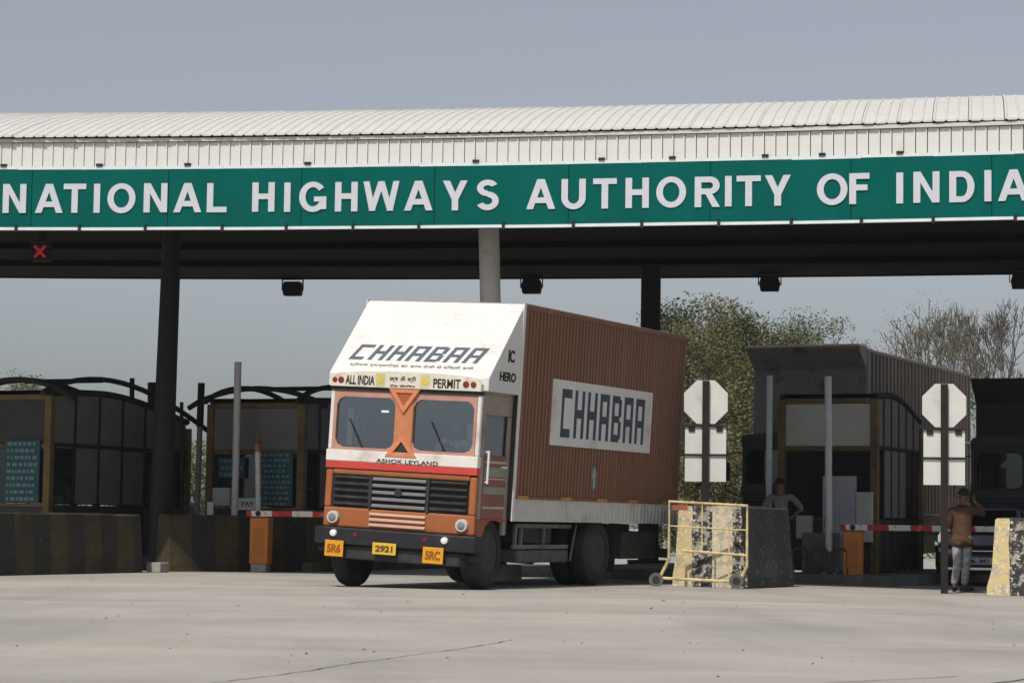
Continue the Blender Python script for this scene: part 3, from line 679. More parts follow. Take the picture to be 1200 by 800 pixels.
# hoop guard rail at the kerb
for i, px in enumerate((938, 961, 984)):
    Yh = 41.9-.0*i; x0 = xat(px-9, Yh); x1 = xat(px+9, Yh); g0 = gz(x0)
    m = MB(); zt = .60; m.tube([(x0, Yh, g0), (x0, Yh, g0+zt-.05), (x0+.05, Yh, g0+zt), (x1-.05, Yh, g0+zt), (x1, Yh, g0+zt-.05), (x1, Yh, g0)], .035, 8)
    o = m.build('hoop_guard', mat('dark_ochre', (.055, .045, .02), .7, .3, 6), smooth=True); tag(o, ('low dark hoop guard beside the peeling concrete block', 'low dark hoop guard standing between two other hoops', 'low dark hoop guard at the foot of the tall grey pole')[i], 'guard rail', 'hoop guards at the kerb')
m = MB(); m.box(-.3, .3, -.2, .2, 0, .72); o = m.build('concrete_block', mat('grey_grime', (.12, .12, .115), .9, .3, 5, dirt_sheen=(.05, .05, .05), dirt_sheen_amt=.4), bevel=.03); xk = xat(962, 43.0); o.location = (xk, 43.0, gz(xk)+.17); o.rotation_euler = (0, 0, AX); tag(o, 'stained grey concrete plinth behind the hoop guards', 'block')

# small white things behind the left barrier
m = MB(); m.box(-.06, .06, -.06, .06, 0, 1.24); o = m.build('marker_stub', M['white'], bevel=.015); o.location = (xat(246.5, 44.3), 44.3, .0); m = MB(); m.box(-.075, .075, -.075, .075, 0, .06); m.build('base', M['conc'], o); tag(o, 'short white marker stub left of the tall grey pole', 'post')
m = MB(); m.lathe([(0, .26), (.5, .29), (.95, .30), (1.12, .27), (1.21, .17), (1.24, .05)], 20, 'z'); o = m.build('plastic_drum', M['white'], smooth=True); o.location = (xat(218, 47.5), 47.5, 0); tag(o, 'white round topped plastic drum below the green shrub', 'drum')
# ------------------------------------------------------------------ trucks
LAMP = mat('lamp_lens', (.62, .62, .60), .15, .1, 8)
def tyre_mesh(r, w):
    m = MB(); m.lathe([(-w/2+.02, r*.56), (-w/2, r*.62), (-w/2, r*.86), (-w/2+.03, r*.97), (-w/2+.07, r), (w/2-.07, r), (w/2-.03, r*.97), (w/2, r*.86), (w/2, r*.62), (w/2-.02, r*.56)], 36, 'x'); return m
def rim_mesh(r, w, deep):
    m = MB(); s = deep
    m.lathe([(w/2-.015, r*.57), (w/2-.03, r*.52), (w/2-.02-s, r*.46), (w/2-.02-s, r*.30), (w/2-.05, r*.26), (w/2-.03, r*.12)], 24, 'x')
    for k in range(8):
        an = 2*math.pi*k/8; m.lathe([(w/2-.02-s-.01, .018), (w/2+.0-s, .018)], 6, 'x', (0, r*.38*math.cos(an), r*.38*math.sin(an)))
    return m
def make_wheels(root, spots, r, w, rimmat, tyremat):
    tm = tyre_mesh(r, w).mesh('tyre', tyremat); smooth_by_angle(tm); rm = rim_mesh(r, w, .05).mesh('rim', rimmat); smooth_by_angle(rm)
    for x, y, steer, flip in spots:
        T = TR(x, y, r) @ rotz(steer) @ (rotz(math.pi) if flip else Matrix.Identity(4))
        we = bpy.data.objects.new('wheel', None); COL.objects.link(we); we.parent = root; we.matrix_local = T; we.empty_display_size = .1
        inst('tyre', tm, we); inst('rim', rm, we)
def corrugated(y0, y1, pitch, d):       # trapezoid profile along y: list of (y, depth)
    n = int(round((y1-y0)/pitch)); p = (y1-y0)/n; pr = []
    for i in range(n):
        a = y0+i*p; pr += [(a, 0), (a+p*.50, 0), (a+p*.60, d), (a+p*.90, d)]
    pr.append((y1, 0)); return pr
def truck(loc, th, label, C, tilt=0.0, box_len=6.05, box_h=3.97, lettering=True, mirrors=False, wedge=True, steer=0.0, pitch=.112, rib=-.034):
    root = empty('container_truck', loc, -th, label, 'truck'); root.scale = (1.045, 1, 1)
    T = TR(0, 0, .55) @ Matrix.Rotation(tilt, 4, 'Y') @ TR(0, 0, -.55)
    def P(mb, name, mt, parent=None, **k):
        if parent is None: return mb.build(name, mt, root, local=T, **k)
        return mb.build(name, mt, parent, **k)
    HW = 1.13; BW = 1.20; CY = 1.02; y0b = 1.05; y1b = y0b+box_len; ZK0, ZK1 = 1.0, 1.31
    # ---- cab shell
    m = MB()
    m.box(-HW, HW, .02, .10, .79, 1.06)                         # lower front
    m.box(-HW, -1.03, .02, .10, 1.06, 1.58); m.box(1.03, HW, .02, .10, 1.06, 1.58)
    m.box(-1.03, 1.03, .02, .10, 1.52, 1.60)
    cab = P(m, 'cab', C['cab'], bevel=.022)
    m = MB(); m.box(-1.03, 1.03, .06, .10, 1.05, 1.53); P(m, 'grille', M['black'])
    for k in range(5):
        zc = 1.09 + k*.092
        m = MB(); m.box(-.40, .40, .0, .055, zc, zc+.045, Matrix.Identity(4)); P(m, 'grille_slat', C['slat'], bevel=.008)
        for s in (-1, 1):
            m = MB(); m.box(min(s*.46, s*1.0), max(s*.46, s*1.0), .02, .058, zc+.01, zc+.045); P(m, 'grille_slat', M['chassis'], bevel=.006)
    for s in (-1, 1):
        m = MB(); m.box(s*.43-.022, s*.43+.022, .005, .059, 1.06, 1.53); P(m, 'grille_divider', M['chassis'])
    m = MB(); m.lathe([(-.012, .02), (-.012, .055), (.006, .055)], 16, 'y', (0, 0, 1.31)); P(m, 'badge', M['chassis'])
    for k in range(3):                                          # ventilation slats in the lower panel
        m = MB(); m.box(-.42, .42, -.004, .018, .825+k*.075, .862+k*.075); P(m, 'vent_slat', C['vent'], bevel=.006)
    m = MB(); m.box(-HW-.004, HW+.004, .004, .10, 1.602, 1.70); P(m, 'red_stripe', C['stripe'], bevel=.008)
    m = MB(); m.box(-HW-.006, HW+.006, .0, .10, 1.702, 1.86); wb = P(m, 'white_band', C['band'], bevel=.008)
    if lettering:
        me = fit_mesh(text_mesh('ASHOK LEYLAND', .1, M['dark'], weight=.0), .92, .052); inst('lettering', me, wb, TR(.10, -.004, 1.735) @ Matrix.Rotation(R(90), 4, 'X'))
    # windscreen surround
    for a, b in ((-HW, -1.07), (1.07, HW)): m = MB(); m.box(a, b, .02, .10, 1.86, 2.72); P(m, 'windscreen_pillar', C['band'], bevel=.022)
    m = MB(); m.box(-1.07, 1.07, .024, .10, 2.60, 2.68); m.box(-1.07, 1.07, .024, .10, 1.862, 1.90)
    for s in (-1, 1):
        m.box(s*1.05-.02, s*1.05+.02, .026, .10, 1.90, 2.60)
        for zc, sg in ((1.90, 1), (2.60, -1)):                    # rounded pane corners
            for xc_, sx in ((s*1.03, -s), (s*.135, s)):
                m.prism([(xc_, zc), (xc_+sx*.11, zc), (xc_+sx*.035, zc+sg*.035), (xc_, zc+sg*.11)], 1, .028, .09)
    P(m, 'windscreen_frame', C['frame'])
    m = MB(); m.box(-.135, .135, .012, .10, 1.862, 2.68); pil = P(m, 'centre_pillar', C['pillar'], bevel=.008)
    if lettering:
        for zb, zt, hb, ht in ((2.40, 2.735, .03, .235), (1.80, 2.10, .235, .03)):
            A = [Vector((-ht, -.03, zt)), Vector((ht, -.03, zt))] if ht > hb else [Vector((0, -.03, zt))]
            pts = [(-ht, zt), (ht, zt), (0, zb)] if ht > hb else [(-hb, zb), (hb, zb), (0, zt)]
            m = MB()
            for i in range(3):
                a = Vector((pts[i][0], -.02, pts[i][1])); b = Vector((pts[(i+1) % 3][0], -.02, pts[(i+1) % 3][1])); d = (b-a); L = d.length; d.normalize()
                n_ = Vector((-d.z, 0, d.x)); cen = Vector((0, -.02, sum(q[1] for q in pts)/3))
                if (cen-a).dot(n_) < 0: n_ = -n_
                yo = -.012 - .002*i
                q4 = [a, b, b - d*.065 + n_*.055, a + d*.065 + n_*.055]
                m.add([Vector((q.x, yo, q.z)) for q in q4] + [Vector((q.x, .011, q.z)) for q in q4], [(0, 1, 2, 3), (4, 7, 6, 5), (0, 4, 5, 1), (1, 5, 6, 2), (2, 6, 7, 3), (3, 7, 4, 0)])
            m.build('warning_triangle', mat('salmon_orange', (.62, .21, .10), .5, .12, 8), pil)
        m = MB(); m.prism([(-.15, 2.70), (.15, 2.70), (0, 2.46)], 1, .004, .011); m.build('triangle_centre', C['cab'], pil)
        m = MB(); m.prism([(-.15, 1.84), (.15, 1.84), (0, 2.05)], 1, .004, .011); m.build('triangle_centre', M['chassis'], pil)
    for s in (-1, 1):
        m = MB(); a, b = sorted((s*.137, s*1.03)); m.box(a, b, .06, .066, 1.90, 2.60); pane = P(m, 'windscreen', C['glass'])
        wx = -.75 if s < 0 else .2
        m = MB(); m.tube([(s*.62, .045, 1.89), (s*.62-.22, .045, 2.30)], .008, 6); m.build('wiper', M['black'], pane)
    if lettering:
        for xa_, xb_, za_, zb_ in ((-.93, -.83, 1.93, 2.44), (-.79, -.76, 1.95, 2.35), (.88, .97, 1.92, 2.30)): m = MB(); m.prism([(xa_, .16), (xa_+.03, .13), (xb_-.03, .17), (xb_, .14), (xb_, .145), (xb_-.03, .175), (xa_+.03, .135), (xa_, .165)], 2, za_, zb_); P(m, 'curtain', mat('curtain_white', (.60, .60, .58), .9, .1, 6))
        m = MB(); m.box(-.36, -.25, .054, .058, 2.40, 2.43); P(m, 'sticker', mat('sticker_white', (.75, .75, .74), .5))
        m = MB(); m.box(-.98, -.15, .11, .16, 1.845, 1.885); m.box(.20, .98, .11, .16, 1.845, 1.885); P(m, 'dashboard_cloth', mat('cloth_cream', (.45, .42, .38), .9, .2, 8))
    # header strip, name board
    m = MB(); m.box(-HW, HW, .01, .10, 2.682, 2.74); P(m, 'header_strip', M['chassis'] if lettering else C['frame'])
    bd = [(-HW, 2.742), (HW, 2.742), (HW, 2.84)] + [(HW*math.cos(math.pi*i/12), 2.86+.11*math.sin(math.pi*i/12)**.7) for i in range(1, 12)] + [(-HW, 2.84)]
    m = MB(); m.prism(bd, 1, -.02, .06); board = P(m, 'name_board', C['board'])
    if lettering:
        RX = Matrix.Rotation(R(90), 4, 'X')
        def put(me, x, z, nm='lettering'): inst(nm, me, board, TR(x, -.022, z) @ RX)
        put(fit_mesh(text_mesh('ALL INDIA', .2, M['dark'], weight=.004), .44, .125), -.675, 2.835)
        put(fit_mesh(text_mesh('PERMIT', .2, M['dark'], weight=.003), .40, .125), .63, 2.83)
        put(fit_mesh(text_mesh('क्ष ॐ श्री', .2, mat('maroon_print', (.10, .03, .03), .6)), .40, .09), -.03, 2.865)
        put(fit_mesh(text_mesh('रोड कैरियर', .1, mat('maroon_print', (.10, .03, .03), .6)), .38, .03), -.03, 2.775)
        yl = mat('yellow_disc', (.62, .48, .08), .5, .08, 6); rd = mat('red_lamp', (.22, .02, .015), .3, .1, 6)
        for xx, rr, mm in ((-1.06, .036, rd), (-.965, .044, rd), (.91, .044, rd), (1.02, .04, rd)):
            q = MB(); q.lathe([(-.035, rr*.6), (-.03, rr), (-.019, rr)], 16, 'y', (xx, 0, 2.83)); q.build('marker_lamp', mm, board, smooth=True)
        for xx, cc in ((-.365, (.55, .50, .26)), (.30, (.55, .50, .26))):
            q = MB(); q.box(xx-.07, xx+.07, -.0225, -.0205, 2.755, 2.94); q.build('painted_panel', mat('cream_print', cc, .6), board)
            q = MB(); q.lathe([(-.026, .02), (-.026, .05), (-.0226, .05)], 18, 'y', (xx, 0, 2.85)); q.build('painted_disc', yl, board)
    # ---- sides, roof, rear and floor of the cab
    for s in (-1, 1):
        m = MB()
        a, b = sorted((s*(HW-.05), s*HW))
        m.box(a, b, .102, CY, 2.44, 2.72)                            # above window
        m.box(a, b, .102, .20, 1.86, 2.44); m.box(a, b, .90, CY, 1.86, 2.44)
        m.box(a, b, .102, .20, .80, 1.86); m.box(a, b, .90, CY, .80, 1.86)
        P(m, 'cab_side', C['side'], bevel=.008)
    for s in (-1, 1):
        a, b = sorted((s*(HW-.04), s*(HW+.006)))
        m = MB(); m.box(a, b, .204, .896, 1.02, 1.89); dr = P(m, 'door', C['door'], bevel=.008)
        m = MB(); m.box(min(s*(HW-.03), s*(HW-.022)), max(s*(HW-.03), s*(HW-.022)), .20, .90, 1.89, 2.44); m.build('side_window', C['glass'], dr)
        for k, (zz, hh, mm) in enumerate(((1.78, .035, 'trim'), (1.60, .13, 'sage'), (1.56, .02, 'trim'), (1.36, .10, 'sage'), (1.16, .03, 'trim'))):
            q = MB(); a2, b2 = sorted((s*(HW+.0065), s*(HW+.010))); q.box(a2, b2, .22, .88, zz, zz+hh); q.build('painted_stripe', C[mm], dr)
        q = MB(); q.tube([(s*(HW+.05), .235, 1.50), (s*(HW+.05), .235, 1.95)], .016, 8); q.tube([(s*(HW+.05), .235, 1.93), (s*(HW), .235, 1.93)], .012, 6); q.tube([(s*(HW+.05), .235, 1.52), (s*(HW), .235, 1.52)], .012, 6); q.build('grab_rail', M['trim'], dr)
        q = MB(); a2, b2 = sorted((s*(HW+.01), s*(HW+.04))); q.box(a2, b2, .72, .85, 1.72, 1.75); q.build('handle', M['trim'], dr)
        # lower wing with wheel arch
        m = MB(); a, b = sorted((s*(HW-.05), s*(HW+.004)))
        arch = [(.102, .80), (.102, 1.018), (CY, 1.018), (CY, 1.0)] + [(.60+.40*math.cos(math.pi*i/8*.5), .62+.40*math.sin(math.pi*i/8*.5)) for i in range(0, 5)] + [(.34, .98), (.30, .80)]
        arch = [(.102, .60), (.102, 1.018), (CY, 1.018), (CY, .98), (.85, .98), (.70, 1.0), (.50, 1.0), (.36, .92), (.27, .76), (.25, .60)]
        m.prism(arch, 0, a, b); P(m, 'front_wing', C['wing'], bevel=.006)
        m = MB(); a, b = sorted((s*.80, s*(HW+.03))); m.box(a, b, .0, .26, .44, .52); P(m, 'step', M['chassis'], bevel=.008)
    m = MB(); m.box(-HW, HW, .10, CY, 2.721, 2.75); P(m, 'cab_roof', C['side'])
    m = MB(); m.box(-HW, HW, CY-.03, CY-.001, .80, 2.72); P(m, 'cab_rear_wall', C['inside'])
    m = MB(); m.box(-HW+.05, HW-.05, .101, CY-.03, 1.05, 1.10); P(m, 'cab_floor', C['inside'])
    m = MB(); m.box(-1.06, 1.06, .101, .30, 1.55, 1.84); P(m, 'dashboard', C['inside'], bevel=.03)
    for sx in (-.62, .62):
        m = MB(); m.box(sx-.26, sx+.26, .50, .95, 1.10, 1.50); m.box(sx-.26, sx+.26, .86, .98, 1.50, 2.15); P(m, 'seat', mat('seat_brown', (.05, .04, .035), .9, .2, 5), bevel=.04)
    m = MB(); n_ = 20
    cst = Vector((.62, .40, 1.93)); ux = Vector((1, 0, 0)); uy = Vector((0, .55, .83))
    m.tube([cst + (ux*math.cos(2*math.pi*i/n_) + uy*math.sin(2*math.pi*i/n_))*.22 for i in range(n_+1)], .014, 6); m.tube([cst, cst+Vector((0, -.15, -.25))], .02, 6); m.tube([cst-ux*.22, cst+ux*.22], .012, 6)
    P(m, 'steering_wheel', M['black'], smooth=True)
    # ---- wedge over the cab
    T_w = Matrix.Identity(4); zt = box_h
    wg = [(-.02, 2.80), (.0, 2.90), (y0b, zt), (y0b, 2.752), (-.02, 2.752)]
    wgp = [(.061, 2.752), (.061, 2.93), (y0b, zt), (y0b, 2.752)]
    if not wedge: wgp = [(y0b-.12, 2.752), (y0b-.12, zt-.42), (y0b-.62, zt-.03), (y0b-.62, zt+.01), (y0b, zt+.01), (y0b, 2.752)]
    m = MB(); m.prism(wgp, 0, -BW, BW); wed = P(m, 'overcab_wedge', C['wedge'], bevel=.012)
    for s in (-1, 1): a, b = sorted((s*(BW-.004), s*(BW+.012))); m = MB(); m.box(a, b, y0b-.05, y0b+.02, ZK0, zt+.01); P(m, 'front_edge_trim', C['wedge'])
    if not wedge: m = MB(); m.box(-BW-.012, BW+.012, y0b-.66, y0b-.051, zt+.012, zt+.07); P(m, 'roof_lip', C['roof'], bevel=.02)
    if lettering:
        s0 = Vector((0, .061, 2.93)); s1 = Vector((0, y0b, zt)); v_ = (s1-s0).normalized(); u_ = Vector((1, 0, 0)); n_ = u_.cross(v_)
        Fm = Matrix(((u_.x, v_.x, n_.x), (u_.y, v_.y, n_.y), (u_.z, v_.z, n_.z))).to_4x4()
        lm = mat('blue_grey_letter', (.085, .095, .125), .6, .12, 10)
        wds = [.27]*7; x = -1.02; hh = .30
        for i, ch in enumerate('CHHABAA'):
            inst('letter', block_letter(ch, .225, hh, lm, .004, .30), wed, TR(*(s0 + v_*.27 + u_*x + n_*.001)) @ Fm); x += .285
        me = fit_mesh(text_mesh('श्रीराम ट्रान्सपोर्ट का काम तेजी से दिल्ली वाले', .1, mat('ochre_print', (.23, .19, .14), .6)), 1.86, .075); inst('lettering', me, wed, TR(*(s0 + v_*.165 + u_*(-.02) + n_*.002)) @ Fm)
        RS = Matrix(((0, 0, 1), (1, 0, 0), (0, 1, 0))).to_4x4()        # text on the +x side: reads along +y
        me = fit_mesh(text_mesh('HERO', .2, M['dark'], weight=.006), .50, .13); inst('lettering', me, wed, TR(BW+.002, y0b-.42, 2.98) @ RS)
        for q_, ch_ in ((-.42, 'I'), (-.32, 'C')): me = fit_mesh(text_mesh(ch_, .2, M['dark'], weight=.006), None, .17); inst('letter', me, wed, TR(BW+.002, y0b+q_, 3.27) @ RS)
    # ---- cargo box
    pr = corrugated(y0b+.09, y1b-.09, pitch, rib)
    for s in (-1, 1):
        m = MB(); n = len(pr)
        vs = [(s*(BW+d), y, z) for z in (ZK1+.03, zt-.07) for y, d in pr]
        m.add(vs, [(i, i+1, n+i+1, n+i) for i in range(n-1)]); sw = P(m, 'corrugated_side', C['box'])
        m = MB(); a, b = sorted((s*(BW-.05), s*(BW+.01))); m.box(a, b, y0b+.02, y1b, zt-.07, zt); m.box(a, b, y0b+.02, y0b+.09, ZK1, zt-.07); m.box(a, b, y1b-.09, y1b, ZK1, zt-.07); P(m, 'box_frame', C['frame_box'], bevel=.006)
        pk = corrugated(y0b+.02, y1b, .14, -.014); n = len(pk); m = MB()
        m.add([(s*(BW+.006+d), y, z) for z in (ZK0, ZK1) for y, d in pk], [(i, i+1, n+i+1, n+i) for i in range(n-1)]); P(m, 'skirt', C['skirt'])
        m = MB(); a, b = sorted((s*(BW-.03), s*(BW+.014))); m.box(a, b, y0b+.02, y1b, ZK1, ZK1+.035); P(m, 'bottom_rail', C['frame_box'])
        if lettering:
            for yy in (1.3, 2.75, 4.05, 5.25, 6.6):
                m = MB(); a, b = sorted((s*(BW+.014), s*(BW+.02))); m.box(a, b, yy-.18, yy+.18, ZK1+.0, ZK1+.05); P(m, 'reflector', mat('amber_strip', (.42, .20, .03), .5, .2, 8))
        if lettering and s == 1:
            m = MB(); m.box(BW+.001, BW+.012, 2.10, 5.80, 2.10, 3.05); pn = P(m, 'name_panel', mat('panel_white', (.66, .65, .63), .6, .05, 3, dirt_sheen=(.5, .46, .40), dirt_sheen_amt=.2))
            RS = Matrix(((0, 0, 1), (1, 0, 0), (0, 1, 0))).to_4x4(); nb = mat('navy_letter', (.035, .045, .085), .6, .15, 12)
            y = 2.42
            for ch in 'CHHABAA':
                inst('letter', block_letter(ch, .345, .70, nb, .003), pn, TR(BW+.0121, y, 2.225) @ RS); y += .455
            m = MB(); m.lathe([(0, .05), (0, .11), (.004, .11)], 20, 'x', (0, 0, 0)); em = m.build('emblem', mat('emblem_blue', (.10, .14, .17), .6, .3, 20, dirt_sheen=(.25, .24, .22), dirt_sheen_amt=.4, dscale=12), root, local=T @ TR(BW+.002, 3.72, 1.66) @ Matrix.Scale(1.75, 4, (0, 0, 1)))
            m = MB(); m.lathe([(0, .02), (0, .055), (.003, .055)], 16, 'x', (.0042, .0, .035)); m.lathe([(0, .02), (0, .04), (.003, .04)], 12, 'x', (.0042, .02, -.05)); m.build('emblem_mark', mat('emblem_pale', (.30, .32, .31), .6, .2, 20), em)
    if not wedge: m = MB(); m.box(BW+.002, BW+.03, y0b-.1, y1b-.02, 3.06, 3.11); P(m, 'side_rail', mat('pale_rail', (.42, .41, .39), .6, .2, 4))
    m = MB(); m.box(-BW+.02, BW-.02, y0b+.03, y1b-.03, zt-.05, zt+.012); P(m, 'box_roof', C['roof'])
    m = MB(); m.box(-BW+.02, BW-.02, y1b-.05, y1b, ZK0, zt-.06); P(m, 'rear_doors', C['box'])
    m = MB(); m.box(-BW+.03, BW-.03, y0b+.03, y1b-.05, ZK0+.02, ZK0+.10); P(m, 'box_floor', M['chassis'])
    m = MB(); m.box(-BW+.02, BW-.02, y0b+.001, y0b+.03, ZK0+.02, zt-.06); P(m, 'box_front_wall', C['inside'])
    # ---- bumper
    m = MB(); m.prism([(-1.24, .12), (-1.20, -.06), (-1.02, -.16), (1.02, -.16), (1.20, -.06), (1.24, .12)], 2, .555, .785); P(m, 'bumper', C['bumper'], bevel=.02)
    m = MB(); m.prism([(-1.06, .05), (-1.0, -.10), (1.0, -.10), (1.06, .05)], 2, .36, .545); lb = P(m, 'lower_bumper', M['chassis'], bevel=.02)
    for s in (-1, 1):
        m = MB(); m.lathe([(-.03, .045), (-.025, .085), (.04, .09)], 20, 'y', (s*.965, 0, .92)); hl = P(m, 'headlight', mat('headlight_ring', (.50, .48, .45), .3, .1, 6), smooth=True)
        m = MB(); m.lathe([(-.042, .02), (-.038, .05), (-.03, .058)], 16, 'y', (s*.965, 0, .92)); m.build('lens', mat('headlight_glass', (.20, .21, .22), .08, .1, 8), hl, smooth=True)
        if lettering:
            m = MB(); m.lathe([(-.20, .02), (-.19, .045), (-.15, .05)], 16, 'y', (s*.83-.02, 0, .705)); P(m, 'fog_lamp', mat('fog_lamp_white', (.80, .80, .80), .2, .02, 3), smooth=True)
            m = MB(); m.lathe([(-.17, .02), (-.168, .032), (-.15, .032)], 12, 'y', (s*.52, 0, .70)); P(m, 'reflector', mat('red_reflector', (.14, .015, .03), .3, .1, 6))
    if lettering:
        ply = mat('plate_yellow', (.66, .42, .03), .5, .08, 10); plo = mat('plate_orange', (.66, .30, .01), .5, .1, 10)
        RX = Matrix.Rotation(R(90), 4, 'X')
        for x0, x1, z0, z1, mm, tx, lc in ((-.96, -.68, .385, .605, plo, '5R6', 'plate_red'), (-.24, .11, .455, .615, ply, '2921', 'plate_dark'), (.51, .81, .385, .605, plo, '5RC', 'plate_red')):
            m = MB(); m.box(x0, x1, -.185, -.172, z0, z1); pl = P(m, 'number_plate', mm, bevel=.003)
            me = fit_mesh(text_mesh(tx, .1, mat(lc, (.28, .08, .01) if lc == 'plate_red' else (.10, .07, .02), .6), weight=.004), (x1-x0)*.74, (z1-z0)*.55); inst('lettering', me, pl, TR((x0+x1)/2, -.187, (z0+z1)/2) @ RX)
    if mirrors:
        for s in (-1, 1):
            m = MB(); m.tube([(s*HW, .05, 2.55), (s*(HW+.28), -.12, 2.5), (s*(HW+.30), -.12, 1.75), (s*HW, .08, 1.6)], .012, 6); arm = P(m, 'mirror_arm', M['black'])
            m = MB(); a, b = sorted((s*(HW+.20), s*(HW+.38))); m.box(a, b, -.16, -.10, 1.95, 2.33); m.build('mirror', M['black'], arm, bevel=.02)
    # ---- underbody
    m = MB()
    m.box(-.46, -.38, .15, y1b-.1, .70, .95); m.box(.38, .46, .15, y1b-.1, .70, .95)
    for yy in (1.3, 2.4, 3.4, 4.9, 6.0): m.box(-.40, .40, yy-.05, yy+.05, .74, .90)
    P(m, 'chassis_rail', M['chassis'])
    WR = .50
    m = MB(); m.tube([(-.95, .60, WR), (.95, .60, WR)], .06, 10); m.tube([(-.9, 4.15, WR), (.9, 4.15, WR)], .09, 10); m.lathe([(-.2, .08), (-.12, .2), (.12, .2), (.2, .08)], 16, 'x', (0, 4.15, WR)); m.tube([(0, 1.2, .75), (0, 4.0, WR+.05)], .05, 8); P(m, 'axle', M['chassis'])
    for s in (-1, 1):
        m = MB(); x = s*.98; m.box(x-.02, x+.02, 1.62, 3.50, .90, .955); m.box(x-.02, x+.02, 1.56, 3.42, .60, .66); m.box(x-.02, x+.02, 1.60, 1.66, .62, .93); m.box(x-.02, x+.02, 1.80, 1.84, .62, .93); m.box(x-.02, x+.02, 2.55, 2.59, .62, .93); m.tube([(x+s*.02, 3.66, .96), (x+s*.02, 3.50, .42)], .016, 6)
        P(m, 'side_guard', mat('guard_grey', (.16, .17, .165), .7, .2, 5, dirt_sheen=(.07, .065, .06), dirt_sheen_amt=.3))
        m = MB(); a, b = sorted((s*.60, s*1.0)); m.prism([(a, 1.70), (b, 1.70), (b, 3.45), (a, 3.45)], 2, .40, .585); P(m, 'storage_tray', mat('tray_grey', (.09, .09, .085), .7, .25, 4), bevel=.03)
        m = MB(); m.box(min(s*.5, s*.95), max(s*.5, s*.95), 1.85, 2.9, .68, .92); P(m, 'tool_box', M['chassis'])
        m = MB(); a, b = sorted((s*.62, s*1.16)); m.box(a, b, 4.78, 4.80, .25, .98); P(m, 'mud_flap', M['black'])
        m = MB(); m.box(a, b, 5.0, 6.4, .45, .86); P(m, 'underrun_box', M['chassis'])
        m = MB(); m.box(s*.9-.08, s*.9+.08, 5.30, 5.45, .68, .98); P(m, 'stay', M['chassis'])
    m = MB(); m.box(-1.15, 1.15, y1b-.12, y1b-.04, .45, .60); P(m, 'rear_bumper', M['chassis'])
    make_wheels(root, [(.96, .60, steer, False), (-.96, .60, steer, True), (1.02, 4.15, 0, False), (.70, 4.15, 0, False), (-1.02, 4.15, 0, True), (-.70, 4.15, 0, True)], WR, .27, mat('rim_grime', (.035, .033, .030), .7, .3, 6), M['black'])
    return root, T
WS = glass('windscreen_glass', (.80, .84, .88), .12, film=.015)
C1 = dict(cab=mat('cab_orange', (.33, .105, .032), .45, .12, 4, dirt_sheen=(.27, .10, .05), dirt_sheen_amt=.35), slat=mat('slat_silver', (.19, .19, .195), .35, .1, 6), vent=mat('vent_pink', (.62, .40, .30), .5, .08, 6),
          stripe=mat('stripe_red', (.52, .055, .040), .45, .1, 5), band=mat('band_white', (.70, .66, .62), .5, .06, 4, dirt_sheen=(.50, .40, .34), dirt_sheen_amt=.3),
          frame=mat('frame_salmon', (.46, .24, .18), .55, .15, 6, dirt_sheen=(.30, .17, .13), dirt_sheen_amt=.3), pillar=mat('pillar_orange', (.50, .19, .085), .5, .1, 6), board=mat('board_cream', (.66, .62, .52), .55, .06, 6, dirt_sheen=(.45, .40, .32), dirt_sheen_amt=.3, dscale=5),
          side=mat('cab_side_tan', (.30, .245, .20), .6, .15, 4, dirt_sheen=(.18, .14, .11), dirt_sheen_amt=.35), door=mat('door_maroon', (.24, .085, .06), .55, .2, 5, dirt_sheen=(.16, .12, .10), dirt_sheen_amt=.35), wing=mat('wing_rust', (.30, .085, .035), .55, .15, 5, dirt_sheen=(.16, .07, .04), dirt_sheen_amt=.4),
          trim=mat('door_trim', (.45, .40, .36), .5, .1, 6), sage=mat('sage_band', (.26, .27, .22), .6, .15, 8), inside=mat('cab_inside', (.06, .06, .062), .8, .2, 4), glass=WS,
          wedge=mat('wedge_white', (.65, .64, .615), .5, .04, 1.6, dirt_sheen=(.54, .50, .43), dirt_sheen_amt=.14, dscale=2.5), box=mat('box_brown', (.200, .085, .046), .5, .12, 1.5, dirt_sheen=(.27, .135, .085), dirt_sheen_amt=.22, dscale=.9, stretch=(1, 5, .25)), frame_box=mat('box_frame_brown', (.19, .085, .055), .55, .15, 4, dirt_sheen=(.32, .22, .17), dirt_sheen_amt=.15),  # box streaks: faded paint plus highlights painted along the ribs
          skirt=mat('skirt_white', (.52, .51, .48), .6, .08, 3, dirt_sheen=(.30, .27, .23), dirt_sheen_amt=.3), roof=mat('box_roof_grey', (.40, .37, .34), .6, .1, 2), bumper=mat('bumper_navy', (.013, .013, .018), .5, .2, 5, dirt_sheen=(.07, .06, .055), dirt_sheen_amt=.25))
